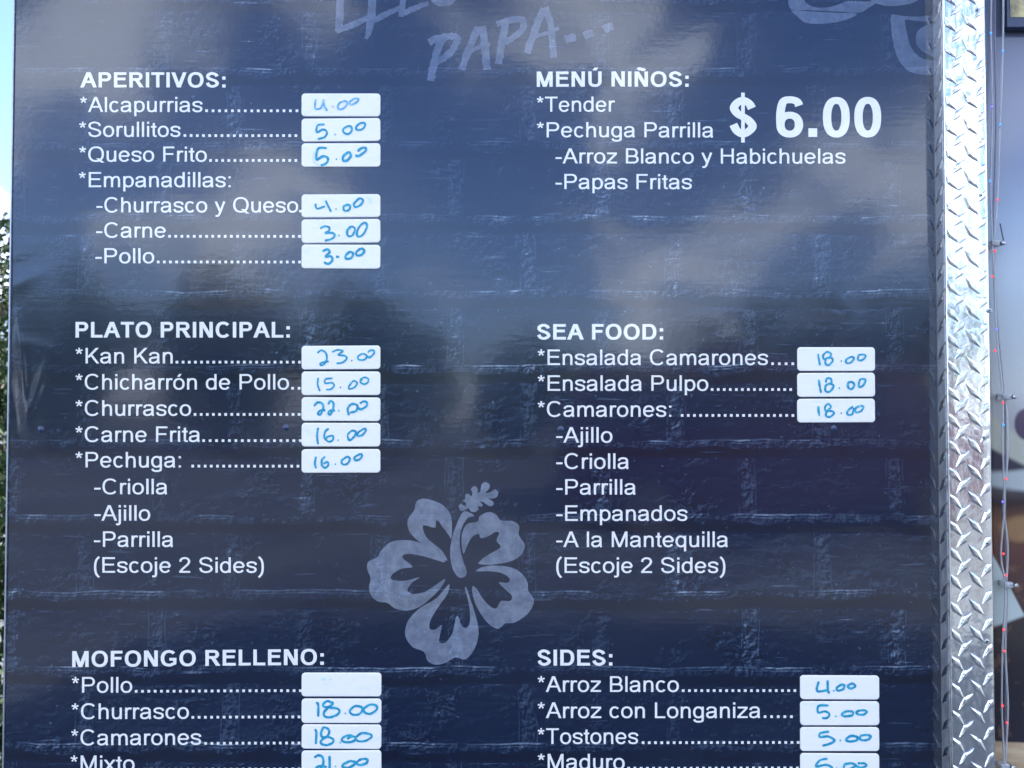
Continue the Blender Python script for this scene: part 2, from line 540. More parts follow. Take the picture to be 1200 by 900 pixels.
def glyph(ch, bold):
    """advance and primitives: ('r',x0,y0,x1,y1) rectangle, ('d',x0,y0,x1,y1,w) slanted bar, ('p',pts,closed) stroke"""
    s = 148.0 if bold else 96.0
    t = s * (0.84 if bold else 0.87)
    h, q = s / 2, t / 2
    L = 73.0 if bold else 79.0
    R = lambda *a: ('r',) + a
    D = lambda x0, y0, x1, y1, w=s * 1.12: ('d', x0, y0, x1, y1, w)
    P = lambda pts, closed=False: ('p', pts, closed)
    cm = lambda pts: [tuple(v)[:2] for v in catmull([(a, b, 0) for a, b in pts], False, 5)]
    def bowl(x0, y0, y1, xr):                      # open-left bowl from a stem at x0, outer right edge xr
        ry = (y1 - y0) / 2 - q
        rx = min(ry * 1.02, (xr - h - x0) * 0.62)
        cx = xr - h - rx
        return P([(x0, y1 - q)] + arc(cx, (y0 + y1) / 2, rx, ry, 90, -90, 18, 2.1) + [(x0, y0 + q)])
    acute = lambda cx, y: D(cx - 45, y, cx + 45, y + 130, s * 1.15)
    if ch == 'Ú':
        a, p = glyph('U', bold)
        return a, p + [acute(a / 2 + 20, 765)]
    if ch == 'ó':
        a, p = glyph('o', bold)
        return a, p + [acute(a / 2 + 20, 590)]
    if ch == 'Ñ':
        a, p = glyph('N', bold)
        return a, p + [P(cm([(a / 2 - 150, 790), (a / 2 - 95, 850), (a / 2 - 30, 835), (a / 2 + 40, 800), (a / 2 + 100, 800), (a / 2 + 140, 860)]))]
    if ch == ' ':
        return 278, []
    if ch == '.':
        return 278, [R(139 - h * 1.05, 0, 139 + h * 1.05, s * 1.05)]
    if ch == ':':
        w = 333 if bold else 278
        return w, [R(w / 2 - h, 0, w / 2 + h, s), R(w / 2 - h, XH - s, w / 2 + h, XH)]
    if ch == '-':
        return 333, [R(32, 215, 302, 215 + t)]
    if ch == '*':
        pr = []
        for k in range(5):
            a = rad(90 + 72 * k)
            ca, sa = math.cos(a), math.sin(a)
            pr.append(('q', [(194 - 27 * sa, 572 + 27 * ca), (194 + 27 * sa, 572 - 27 * ca), (194 + 150 * ca + 37 * sa, 572 + 150 * sa - 37 * ca), (194 + 150 * ca - 37 * sa, 572 + 150 * sa + 37 * ca)]))
        return 389, pr
    if ch in '()':
        pts = [(278, 735), (150, 560), (108, 262), (150, -36), (278, -212)]
        if ch == ')':
            pts = [(333 - a, b) for a, b in pts]
        return 333, [P(cm(pts))]
    if ch == 'A':
        w = 722 if bold else 667
        wx = s * 1.10
        return w, [D(wx / 2, 0, w / 2 - h * 0.12, CAP, wx), D(w - wx / 2, 0, w / 2 + h * 0.12, CAP, wx),
                   R(w * 0.245, 205, w * 0.755, 205 + t * 0.95)]
    if ch == 'B':
        return 667, [R(L, 0, L + s, CAP), bowl(L + s, 345 - q, CAP, 590), bowl(L + s, 0, 345 + q, 628)]
    if ch == 'C':
        return 722, [P(arc(375, CAP / 2, 327 - h, 370 - q, 40, 320, 30))]
    if ch == 'D':
        return 722, [R(L, 0, L + s, CAP), P([(L + s, CAP - q)] + arc(360, CAP / 2, 672 - h - 360, CAP / 2 - q, 90, -90, 24, 2.3) + [(L + s, q)])]
    if ch in 'EF':
        pr = [R(L, 0, L + s, CAP), R(L + s, CAP - t, 610 if ch == 'E' else 565, CAP)]
        if ch == 'E':
            pr += [R(L + s, 335, 575, 335 + t), R(L + s, 0, 622, t)]
            return 667, pr
        return 611, pr + [R(L + s, 320, 520, 320 + t)]
    if ch == 'G':
        return 778, [P(arc(390, CAP / 2, 342 - h, 370 - q, 42, 300, 30) + [(705 - h, 120), (705 - h, 300)]), R(405, 375 - t, 705, 375)]
    if ch == 'H':
        return 722, [R(L, 0, L + s, CAP), R(722 - L - s, 0, 722 - L, CAP), R(L + s, 335, 722 - L - s, 335 + t)]
    if ch == 'I':
        return 278, [R(139 - h, 0, 139 + h, CAP)]
    if ch == 'K':
        return 667, [R(L, 0, L + s, CAP), D(L + s + 8, 275, 575, CAP, s * 1.38), D(600, 0, 300, 415, s * 1.22)]
    if ch == 'L':
        w = 611 if bold else 556
        return w, [R(L, 0, L + s, CAP), R(L + s, 0, w - 36, t)]
    if ch == 'M':
        return 833, [R(L, 0, L + s * 0.95, CAP), R(833 - L - s * 0.95, 0, 833 - L, CAP),
                     D(L + s * 0.60, CAP, 416, 0, s * 1.10), D(833 - L - s * 0.60, CAP, 416, 0, s * 1.10)]
    if ch == 'N':
        return 722, [R(L, 0, L + s, CAP), R(722 - L - s, 0, 722 - L, CAP), D(L + s * 0.62, CAP, 722 - L - s * 0.62, 0, s * 1.22)]
    if ch in 'OQ':
        pr = [P(arc(389, CAP / 2, 341 - h, 370 - q, 0, 360, 44)[:-1], True)]
        if ch == 'Q':
            pr.append(D(690, -45, 450, 160, s * 1.45))
        return 778, pr
    if ch in 'PR':
        pr = [R(L, 0, L + s, CAP), bowl(L + s, 290 if ch == 'P' else 315, CAP, 622 if ch == 'P' else 645)]
        if ch == 'R':
            pr.append(D(700 - s * 0.62, 0, 400, 340, s * 1.25))
            return 722, pr
        return 667, pr
    if ch in 'S$':
        k = 556.0 / 667.0 if ch == '$' else 1.0
        xl, xr = 46 * k + h, 620 * k - h
        mid = (xl + xr) / 2
        top, bot = CAP + 12 - q, -12 + q
        pts = [(xr - 12, 520), (xr - 60, top - 60), (mid, top), (xl + 65, top - 48), (xl + 12, 525), (xl + 70, 425),
               (mid, 365), (xr - 68, 300), (xr, 195), (xr - 62, bot + 52), (mid, bot), (xl + 62, bot + 58), (xl, 225)]
        pr = [P(cm(pts))]
        if ch == '$':
            pr.append(R(mid - h * 0.42, -105, mid + h * 0.42, 805))
            return 556, pr
        return 667, pr
    if ch == 'T':
        return 611, [R(22, CAP - t, 589, CAP), R(305 - h, 0, 305 + h, CAP - t)]
    if ch == 'U':
        return 722, [P([(L + h, CAP), (L + h, 280)] + arc(361, 265, 282 - h + 5, 277 - q, 180, 360, 22, 2.4) + [(722 - L - h, 280), (722 - L - h, CAP)])]
    if ch == 'V':
        w = 667
        return w, [D(s * 0.56, CAP, w / 2, 0, s * 1.12), D(w - s * 0.56, CAP, w / 2, 0, s * 1.12)]
    if ch == '0':
        return 556, [P(arc(278, 352, 238 - h, 364 - q, 0, 360, 40, 2.35)[:-1], True)]
    if ch == '6':
        o = arc(285, 220, 238 - h, 232 - q, 0, 360, 34, 2.2)[:-1]
        return 556, [P(o, True), P(cm([(452, 560), (415, 632), (300, 728 - q), (170, 630), (47 + h, 430), (47 + h, 220)]))]
    if ch == '2':
        return 556, [P(cm([(82, 510), (110, 600), (180, 660), (275, 680), (385, 650), (452, 560), (440, 455), (360, 345), (220, 215), (130, 115), (92, 40)])), R(38, 0, 505, t)]
    # lower case (regular weight only)
    ell = lambda cx, rx, a0, a1, n=34: arc(cx, XH / 2, rx - h, XH / 2 + 12 - q, a0, a1, n, 2.2)
    arch = lambda x0, x1: P([(x0, 300)] + cm([(x0, 300), (x0 + 35, 415), (x0 + 120, 480), (x0 + 200, 487), (x1 - 40, 455), (x1, 350)])[1:] + [(x1, 0)])
    if ch == 'a':
        return 556, [P(cm([(84, 365), (112, 440), (190, 482), (280, 488), (372, 470), (424, 405), (430, 330), (430, 130), (438, 55), (462, 0)])),
                     P(cm([(428, 305), (330, 278), (200, 258), (105, 222), (80, 148), (105, 66), (190, 31), (310, 50), (395, 115), (428, 205)]))]
    if ch == 'b':
        return 556, [R(66, 0, 66 + s, CAP), P(ell(290, 233, -165, 165), False)]
    if ch == 'c':
        return 500, [P(ell(266, 228, 42, 322))]
    if ch == 'd':
        return 556, [R(490 - s, 0, 490, CAP), P(ell(266, 233, 15, 345), False)]
    if ch == 'e':
        return 556, [P(ell(278, 243, 4, 326, 38)), R(78, 226, 478, 226 + t * 0.92)]
    if ch == 'f':
        return 278, [P(cm([(136, 0), (136, 300), (136, 560), (152, 645), (205, 682), (285, 676)])), R(10, XH - t, 254, XH)]
    if ch == 'g':
        return 556, [P(ell(266, 233, 15, 345)), P(cm([(490 - h, XH), (490 - h, 250), (490 - h, -30), (425, -130), (275, -168), (135, -140), (82, -60)]))]
    if ch in 'hn':
        return 556, [R(66, 0, 66 + s, CAP if ch == 'h' else XH), arch(66 + h, 488 - h)]
    if ch == 'i':
        return 222, [R(66, 0, 66 + s, XH), R(66, CAP - s * 1.08, 66 + s, CAP)]
    if ch == 'j':
        return 222, [P(cm([(66 + h, XH), (66 + h, 200), (66 + h, -60), (92, -145), (35, -170), (-42, -160)])), R(66, CAP - s * 1.08, 66 + s, CAP)]
    if ch == 'l':
        return 222, [R(66, 0, 66 + s, CAP)]
    if ch == 'm':
        return 833, [R(66, 0, 66 + s, XH), arch(66 + h, 418), arch(418, 768 - h)]
    if ch == 'o':
        return 556, [P(ell(277, 244, 0, 360, 40)[:-1], True)]
    if ch == 'p':
        return 556, [R(66, -199, 66 + s, XH), P(ell(290, 233, -165, 165))]
    if ch == 'q':
        return 556, [R(490 - s, -199, 490, XH), P(ell(266, 233, 15, 345))]
    if ch == 'r':
        return 333, [R(66, 0, 66 + s, XH), P(cm([(66 + h, 290), (140, 405), (200, 468), (262, 486), (335, 462)]))]
    if ch == 's':
        return 500, [P(cm([(436, 362), (398, 450), (255, 487), (118, 452), (86, 374), (135, 306), (255, 268), (378, 228), (422, 148), (382, 62), (255, 31), (115, 66), (74, 160)]))]
    if ch == 't':
        return 278, [P(cm([(142, 655), (142, 500), (142, 130), (156, 62), (200, 36), (266, 42)])), R(18, XH - t, 258, XH)]
    if ch == 'u':
        a, p = glyph('n', bold)
        out = []
        for k in p:
            if k[0] == 'r':
                out.append(R(556 - k[3], 0, 556 - k[1], XH))
            else:
                out.append(P([(556 - x_, XH - y_) for x_, y_ in k[1]]))
        return 556, out
    if ch == 'x':
        return 500, [D(60, 0, 440, XH, s * 1.22), D(440, 0, 60, XH, s * 1.22)]
    if ch == 'y':
        return 500, [D(62, XH, 262, 20, s * 1.08), P([(438, XH), (262, 20)] + cm([(262, 20), (215, -100), (150, -165), (55, -162)])[1:])]
    if ch == 'z':
        return 500, [R(42, XH - t, 462, XH), R(25, 0, 472, t), D(82, t, 410, XH - t, s * 1.28)]
    raise KeyError(ch)

def ribbon(pts, closed, s, t):
    """outline quads of a stroke whose width is s across and t up"""
    n = len(pts)
    Lp, Rp = [], []
    for i in range(n):
        a = pts[(i - 1) % n] if closed or i else pts[i]
        b = pts[(i + 1) % n] if closed or i < n - 1 else pts[i]
        dx, dy = b[0] - a[0], b[1] - a[1]
        l = math.hypot(dx, dy) or 1.0
        nx_, ny_ = -dy / l, dx / l
        w = math.sqrt((nx_ * s) ** 2 + (ny_ * t) ** 2) / 2
        Lp.append((pts[i][0] + nx_ * w, pts[i][1] + ny_ * w))
        Rp.append((pts[i][0] - nx_ * w, pts[i][1] - ny_ * w))
    V_ = Lp + Rp
    F_ = [(i, n + i, n + (i + 1) % n, (i + 1) % n) for i in range(n if closed else n - 1)]
    return V_, F_

def line_shape(text, bold):
    """list of (verts2d, faces) layers in em/1000 units"""
    s = 148.0 if bold else 96.0
    t = s * (0.84 if bold else 0.87)
    x, layers = 0.0, []
    for ch in text:
        adv, prims = glyph(ch, bold)
        for k, p in enumerate(prims):
            if p[0] == 'r':
                v, f = [(p[1], p[2]), (p[3], p[2]), (p[3], p[4]), (p[1], p[4])], [(0, 1, 2, 3)]
            elif p[0] == 'q':
                v, f = p[1], [(0, 1, 2, 3)]
            elif p[0] == 'd':
                _, x0, y0, x1, y1, w = p
                v, f = [(x0 - w / 2, y0), (x0 + w / 2, y0), (x1 + w / 2, y1), (x1 - w / 2, y1)], [(0, 1, 2, 3)]
            else:
                v, f = ribbon(p[1], p[2], s, t)
            layers.append(([(a + x, b) for a, b in v], f, k))
        x += adv
    return layers

INK_Y = 0.00025                                  # the film of the letters above the wrap
def skin(px, py, lift):
    p = at(px, py)
    return Vector((p.x, -bulge(p.x, p.z) - lift, p.z))

def front(V_, F_):
    """turn faces towards -Y"""
    out = []
    for f in F_:
        a, b, c = (Vector(V_[f[k]]) for k in (0, 1, 2))
        out.append(f if (b - a).cross(c - a).y <= 0 else tuple(reversed(f)))
    return out

def lettering(name, text, x0, x1, base, cap, bold=False, slope=0.0):
    lay = line_shape(text, bold)
    mn = min(p[0] for v, f, k in lay for p in v)
    mx = max(p[0] for v, f, k in lay for p in v)
    V_, F_ = [], []
    for v, f, k in lay:
        o = len(V_)
        for (a, b) in v:
            px = x0 + (a - mn) / (mx - mn) * (x1 - x0)
            V_.append(skin(px, base + (px - x0) * slope - b / CAP * cap, INK_Y + k * 0.00004))
        F_ += [tuple(i + o for i in q_) for q_ in f]
    o = obj(name, V_, front(V_, F_), M['white_ink'], panel)
    return o

def leader(x0, x1, base, n, size=3.1, slope=0.0):
    V_, F_ = [], []
    for k in range(n):
        cx = x0 + size / 2 + (x1 - x0 - size) * (k / (n - 1) if n > 1 else 0)
        by = base + (cx - x0) * slope
        o = len(V_)
        for a, b in ((-0.5, 0), (0.5, 0), (0.5, 1), (-0.5, 1)):
            V_.append(skin(cx + a * size, by - b * size, INK_Y))
        F_.append((o, o + 1, o + 2, o + 3))
    obj('dot_leader', V_, front(V_, F_), M['white_ink'], panel)

PITCH_DOT = 7.35
def row(text, x0, x1, base, cap, dots=None, slope=0.0):
    lettering('menu_line', text, x0, x1, base, cap, False, slope)
    if dots:
        a, b = dots
        n = max(1, round((b - a - 3.1) / PITCH_DOT) + 1)
        leader(a, b, base + (a - x0) * slope, n, 3.1, slope)

C1, C2, SL = 17.7, 18.2, -0.0085
lettering('section_heading', 'APERITIVOS:', 94.3, 264.5, 102.7, 17.8, True)
row('*Alcapurrias', 94, 237.7, 131.5, C1, (240.7, 349.6))
row('*Sorullitos', 93, 212, 160.6, C1, (215.4, 348.4))
row('*Queso Frito', 93, 242.6, 189.7, C1, (245.3, 348.4))
row('*Empanadillas:', 92.8, 270.6, 219.6, C1)
row('-Churrasco y Queso', 113.5, 349.6, 249.1, C1, (350.8, 353.9))
row('-Carne', 113, 194.7, 278.6, C1, (197.4, 352.6))
row('-Pollo', 112, 181, 308.6, C1, (184, 352.6))
lettering('section_heading', 'PLATO PRINCIPAL:', 88.5, 339.6, 395.6, 18.4, True)
row('*Kan Kan', 88.5, 202.4, 425.9, C2, (205.8, 352.4))
row('*Chicharrón de Pollo', 88.5, 338.5, 456.5, C2, (341.2, 351.9))
row('*Churrasco', 88.5, 223.9, 487.2, C2, (226.9, 352))
row('*Carne Frita', 88.5, 234.2, 517.9, C2, (237, 353.4))
row('*Pechuga:', 88.5, 212, 547.8, C2, (224.2, 350.7))
row('-Criolla', 110.4, 195.9, 579.2, C2)
row('-Ajillo', 110.4, 176, 610.2, C2)
row('-Parrilla', 110, 202.8, 640.9, C2)
row('(Escoje 2 Sides)', 110, 309.3, 671.2, C2)
lettering('section_heading', 'MOFONGO RELLENO:', 84.7, 379.5, 781.6, 18.6, True, SL)
row('*Pollo', 84.3, 155.2, 811.7, 18.4, (158.3, 353.6), -0.003)
row('*Churrasco', 84, 221.6, 842.6, 18.4, (224.6, 352), -0.004)
row('*Camarones', 83.6, 236.1, 873.2, 18.4, (239.6, 352), -0.004)
row('*Mixto', 82.8, 158, 903.6, 18.4, (161, 352), -0.004)
lettering('section_heading', 'MENÚ NIÑOS:', 629, 807, 101.7, 17.8, True)
row('*Tender', 629, 720.7, 131, C1)
row('*Pechuga Parrilla', 629, 835.8, 161, C1)
row('-Arroz Blanco y Habichuelas', 651, 991, 191.7, C1)
row('-Papas Fritas', 651, 811, 221.7, C1)
lettering('large_price', '$', 855, 887, 160.2, 46.0, True)
lettering('large_price', '6.00', 909.5, 1032.5, 160.4, 46.8, True)
lettering('section_heading', 'SEA FOOD:', 629.5, 777, 398, 18.2, True)
row('*Ensalada Camarones', 630, 900, 427.8, C2, (903.6, 930.4))
row('*Ensalada Pulpo', 630, 830, 458, C2, (833, 928))
row('*Camarones:', 630, 786.7, 488.4, C2, (797.8, 930.6))
row('-Ajillo', 651.8, 717.7, 518.7, C2)
row('-Criolla', 651.8, 736.8, 549.4, C2)
row('-Parrilla', 651.8, 744.9, 579.6, C2)
row('-Empanados', 651.8, 805.8, 610.3, C2)
row('-A la Mantequilla', 651.8, 853, 641, C2)
row('(Escoje 2 Sides)', 651.8, 850, 671.3, C2)
lettering('section_heading', 'SIDES:', 630, 717.7, 780, 18.6, True)
row('*Arroz Blanco', 630, 795.5, 810.8, 18.4, (799, 933))
row('*Arroz con Longaniza', 630, 891, 841.4, 18.4, (895, 929))
row('*Tostones', 630, 748, 871.7, 18.4, (752, 937))
row('*Maduro', 630, 732, 901.6, 18.4, (735, 936))

# ------------------------------------------------------------------ ghost prints: flower, brush lettering, logo
def patch(name, outline, mat, lift=0.0002, sm=4):
    """flat printed shape from an outline in photograph pixels"""
    P = catmull([(a, b, 0) for a, b in outline], True, sm) if sm else [Vector((a, b, 0)) for a, b in outline]
    bm = bmesh.new()
    vs = [bm.verts.new(skin(p.x, p.y, lift)) for p in P]
    f = bm.faces.new(vs)
    f.normal_update()
    if f.normal.y > 0:
        f.normal_flip()
    bmesh.ops.triangulate(bm, faces=[f], ngon_method='EAR_CLIP')
    return from_bm(name, bm, mat, panel)

def hp(L_):
    return [(420 + a / 3.832, 555 + b / 3.832) for a, b in L_]

PETALS = [
    [(398, 393), (330, 350), (250, 285), (225, 250), (222, 205), (250, 165), (262, 125), (300, 112), (370, 135), (410, 175), (420, 220), (418, 290),
     (405, 275), (375, 235), (360, 212), (347, 214), (345, 243), (300, 232), (289, 241), (305, 285), (345, 320), (380, 352)],
    [(390, 397), (350, 350), (290, 315), (210, 297), (140, 310), (100, 350), (85, 375), (45, 395), (40, 430), (55, 470), (48, 510), (58, 550), (90, 575),
     (130, 580), (165, 605), (220, 615), (280, 595), (340, 545), (375, 505), (390, 472), (340, 505), (300, 530), (250, 540), (220, 525), (240, 490),
     (275, 465), (215, 480), (165, 480), (145, 468), (160, 445), (200, 425), (245, 418), (205, 385), (200, 367), (230, 360), (290, 370), (340, 385)],
    [(407, 495), (350, 560), (280, 600), (230, 650), (210, 700), (215, 740), (245, 780), (295, 800), (310, 840), (345, 858), (390, 850), (435, 825),
     (480, 835), (520, 790), (540, 720), (530, 650), (505, 570), (486, 512), (478, 517), (495, 580), (502, 650), (490, 690), (465, 685), (448, 640),
     (435, 655), (425, 710), (395, 755), (370, 760), (362, 745), (375, 680), (345, 700), (320, 695), (325, 655), (365, 590), (400, 540)],
    [(510, 508), (520, 570), (550, 630), (590, 680), (630, 697), (660, 672), (700, 670), (760, 630), (788, 580), (780, 550), (762, 525), (760, 490),
     (735, 450), (690, 422), (620, 412), (560, 418), (528, 438), (580, 438), (640, 445), (678, 470), (670, 490), (630, 488), (660, 520), (690, 550),
     (680, 572), (640, 572), (620, 605), (590, 595), (555, 555), (530, 515)],
    [(540, 405), (600, 408), (680, 395), (730, 365), (747, 320), (720, 275), (722, 235), (690, 212), (640, 210), (620, 185), (585, 172), (545, 190),
     (535, 215), (490, 225), (468, 260), (463, 310), (472, 360), (490, 320), (510, 285), (540, 270), (550, 290), (585, 280), (615, 262), (632, 268),
     (620, 300), (638, 330), (590, 360), (560, 380)]]
for P_ in PETALS:
    patch('hibiscus_petal', hp(P_), M['ghost'], sm=3)
patch('hibiscus_style', hp([(470, 172), (500, 175), (520, 190), (490, 200), (462, 250), (455, 320), (470, 390), (487, 440), (475, 463), (450, 465), (425, 430), (412, 370), (418, 300), (440, 230)]), M['ghost'])
patch('hibiscus_stamen', hp([(455, 160), (450, 145), (462, 135), (475, 145), (485, 135), (468, 120), (480, 115), (480, 95), (495, 90), (508, 102), (512, 85),
                             (505, 70), (520, 55), (535, 65), (535, 85), (548, 80), (552, 50), (570, 37), (590, 50), (585, 72), (570, 85), (590, 85), (612, 70),
                             (628, 85), (622, 105), (600, 112), (580, 108), (605, 125), (605, 142), (585, 145), (565, 130), (545, 125), (560, 140), (550, 150),
                             (535, 145), (540, 160), (525, 172), (505, 170), (495, 155), (475, 165), (460, 166)]), M['ghost'], sm=2)

def brush(name, strokes, mat):
    """dry brush letters: one stroke per list of (x, y, width) in photograph pixels"""
    V_, F_ = [], []
    for k, S_ in enumerate(strokes):
        P = catmull([(a, b, w) for a, b, w in S_], False, 8)
        n, o = len(P), len(V_)
        for i, p in enumerate(P):
            a, b = P[max(i - 1, 0)], P[min(i + 1, n - 1)]
            d = Vector((b.x - a.x, b.y - a.y))
            d.normalize()
            rough = 1 + 0.34 * noise.noise(Vector((p.x * 0.35, p.y * 0.35, k)))
            rough2 = 1 + 0.34 * noise.noise(Vector((p.x * 0.35, p.y * 0.35, k + 40)))
            V_.append(skin(p.x - d.y * p.z / 2 * rough, p.y + d.x * p.z / 2 * rough, 0.0002 + k * 0.00003))
            V_.append(skin(p.x + d.y * p.z / 2 * rough2, p.y - d.x * p.z / 2 * rough2, 0.0002 + k * 0.00003))
            if i:
                F_.append((o + 2 * i - 2, o + 2 * i - 1, o + 2 * i + 1, o + 2 * i))
    return obj(name, V_, front(V_, F_), mat, panel)

def q2(L_, w):
    return [(370 + a / 3, b / 3, w) for a, b in L_]

G = M['ghost2']
brush('brush_letter', [[(401, -62, 8), (400, -20, 9), (397, 37, 9)], [(394, 37, 5), (412, 30, 7.5), (431, 21, 7)]], G)
brush('brush_letter', [[(439, -66, 8), (438, -20, 9), (434, 28, 9), (429, 46, 4)], [(433, 27, 6), (452, 17, 7), (470, 9, 5)]], G)
brush('brush_letter', [[(474, -66, 7), (474, -20, 8), (470, 20, 7)], [(470, 17, 6), (486, 10, 7), (502, 4, 5)], [(473, -30, 6), (486, -36, 7), (498, -40, 4)], [(473, -62, 6), (490, -72, 7), (504, -76, 4)]], G)
brush('brush_letter', [[(532, -66, 5), (515, -62, 7), (506, -30, 8), (508, -2, 8), (522, 4, 8), (534, -6, 8), (534, -28, 7), (522, -28, 5)]], G)
brush('brush_letter', [q2([(452, 128), (430, 170), (412, 235), (404, 285)], 9), q2([(398, 150), (430, 134), (490, 128), (494, 150), (468, 190), (418, 222)], 8)], G)
brush('brush_letter', [q2([(572, 95), (548, 150), (512, 245)], 8.5), q2([(584, 92), (594, 160), (602, 245)], 9), q2([(535, 185), (570, 168), (612, 155)], 5)], G)
brush('brush_letter', [q2([(668, 80), (656, 140), (642, 225)], 8.5), q2([(636, 86), (680, 72), (728, 70), (722, 110), (665, 152)], 7.5)], G)
brush('brush_letter', [q2([(802, 30), (776, 90), (742, 188)], 8.5), q2([(808, 25), (828, 100), (836, 205)], 8), q2([(770, 128), (810, 118), (856, 98)], 5)], G)
brush('brush_letter', [q2([(876, 140), (895, 134), (914, 130)], 9)], G)
brush('brush_letter', [q2([(942, 128), (960, 120), (976, 116)], 10)], G)
brush('brush_letter', [q2([(1012, 106), (1028, 96), (1046, 92)], 10)], G)

def lg(L_):
    return [(900 + a / 6, b / 6) for a, b in L_]
patch('logo_shape', lg([(165, 72), (300, 80), (480, 90), (625, 97), (560, 135), (470, 158), (380, 168), (290, 165), (245, 150), (205, 115)]), M['ghost2'], sm=3)
patch('logo_shape', lg([(120, -120), (140, 0), (165, 66), (300, 72), (480, 82), (640, 90), (700, 60), (760, 20), (720, 12), (560, 8), (520, 22), (440, 48), (340, 52), (270, 20), (240, -40), (235, -120)]), M['ghost2'], lift=0.00022, sm=3)
patch('logo_shape', lg([(720, 4), (790, 34), (850, 44), (940, 38), (1020, 20), (1080, -20), (1080, -90), (900, -90), (740, -60)]), M['ghost2'], lift=0.00024, sm=3)
patch('logo_shape', lg([(1168, 108), (1060, 118), (940, 112), (868, 102), (864, 180), (876, 290), (905, 400), (960, 480), (1040, 522), (1168, 528), (1168, 432), (1095, 418),
                        (1030, 372), (992, 300), (974, 220), (962, 150), (975, 140), (1060, 150), (1168, 152)]), M['ghost2'], lift=0.00022, sm=2)
patch('logo_shape', lg([(1168, 176), (1110, 180), (1062, 208), (1040, 250), (1042, 310), (1075, 355), (1120, 382), (1168, 388)]), M['ghost2'], sm=3)

# rivets that show through the wrap
def rivet_mesh(r, hgt):
    bm = bmesh.new()
    prof = [(r * 1.5, 0.0), (r, hgt * 0.35), (r * 0.7, hgt * 0.85), (r * 0.25, hgt)]
    rings = []
    for pr, ph in prof:
        rings.append([bm.verts.new((pr * math.cos(2 * math.pi * k / 14), -ph, pr * math.sin(2 * math.pi * k / 14))) for k in range(14)])
    for a, b in zip(rings, rings[1:]):
        for k in range(14):
            bm.faces.new((a[k], a[(k + 1) % 14], b[(k + 1) % 14], b[k]))
    bm.faces.new(rings[-1])
    bmesh.ops.recalc_face_normals(bm, faces=bm.faces[:])
    me = bpy.data.meshes.new('rivet')
    bm.to_mesh(me)
    bm.free()
    return me
rv = rivet_mesh(0.0026, 0.0022)
for px, py in ((48, 503), (335, 501), (657, 503), (977, 502)):
    o = link('rivet', rv, plain('rivet_under_wrap', (0.03, 0.05, 0.11), 0.15) if not rv.materials else None, panel, True)
    o.location = skin(px, py, 0.0001)

# ------------------------------------------------------------------ tread plate trim
TX0 = XR                                        # left back edge
TD = 0.0215                                     # how far it stands out
TX1 = at(1162, 400, -TD).x                      # right edge of the front face
Z0, Z1 = 0.45, 2.90

def dent(x, z):
    return 0.00040 * noise.noise(Vector((x * 22, 1.3, z * 15))) + 0.0007 * noise.noise(Vector((x * 8, 5.3, z * 4.0)))

tz = axis([(Z0, 0), (1.05, 30), (2.15, 160), (Z1, 30)])
fold = [(TX0 + 0.0048, -TD + 0.0020), (TX0 + 0.0010, -TD + 0.0019), (TX0 + 0.0008, -TD + 0.0008), (TX0 + 0.0014, -TD + 0.0002), (TX0 + 0.0024, -TD)]
fold += [(TX0 + 0.0024 + (TX1 - 0.006 - TX0 - 0.0024) * k / 7, -TD) for k in range(1, 8)]
fold += [(TX1 - 0.0030, -TD + 0.0006), (TX1 - 0.0009, -TD + 0.0022), (TX1, -TD + 0.0052), (TX1, 0.012)]
flange = [(TX0, 0.012), (TX0, 0.0), (TX0, -TD * 0.33), (TX0, -TD * 0.66), (TX0, -TD + 0.0036)]
ledge = [(TX0, -TD + 0.0036), (TX0 + 0.0052, -TD + 0.0036)]
V, F, SLOT = [], [], []
for slot, prof in ((0, fold), (1, flange), (1, ledge)):
    o_, n = len(V), len(prof)
    for z in tz:
        for (x, y) in prof:
            d = dent(x, z)
            V.append((x - (0.6 * d if prof is flange and y < 0 else 0), y - (d if y <= -TD + 0.0018 else 0), z))
    for j in range(len(tz) - 1):
        for i in range(n - 1):
            a_ = o_ + j * n + i
            F.append((a_, a_ + 1, a_ + n + 1, a_ + n))
            SLOT.append(slot)
trim = obj('tread_plate_trim', V, F, M['alu'], trailer, True)
trim.data.materials.append(M['alu_dull'])
trim.data.polygons.foreach_set('material_index', SLOT)
trim['label'] = 'bright aluminium tread plate strip with raised diamond lugs'

def lug_mesh(length, width, hgt, ang, clip=None):
    """one raised diamond in the x-z plane, standing out towards -y, turned by ang; clip = (axis point x, keep side)"""
    bm = bmesh.new()
    c, s = math.cos(ang), math.sin(ang)
    P = lambda a, b, hh: bm.verts.new((a * c - b * s, -hh, a * s + b * c))
    base = [(1, 0), (0.45, -0.62), (0, -1), (-0.45, -0.62), (-1, 0), (-0.45, 0.62), (0, 1), (0.45, 0.62)]
    r0 = [P(a * length / 2 * 1.08, b * width / 2 * 1.35, -0.0002) for a, b in base]
    r1 = [P(a * length / 2 * 0.93, b * width / 2 * 0.95, hgt * 0.72) for a, b in base]
    r2 = [P(a * length / 2 * 0.62, b * width / 2 * 0.42, hgt) for a, b in base]
    for A, B in ((r0, r1), (r1, r2)):
        for k in range(8):
            bm.faces.new((A[k], A[(k + 1) % 8], B[(k + 1) % 8], B[k]))
    bm.faces.new(r2)
    bmesh.ops.recalc_face_normals(bm, faces=bm.faces[:])
    if clip:
        g = bm.verts[:] + bm.edges[:] + bm.faces[:]
        bmesh.ops.bisect_plane(bm, geom=g, plane_co=(clip[0], 0, 0), plane_no=(clip[1], 0, 0), clear_outer=True)
    me = bpy.data.meshes.new('lug')
    bm.to_mesh(me)
    bm.free()
    me.materials.append(M['alu'])
    return me

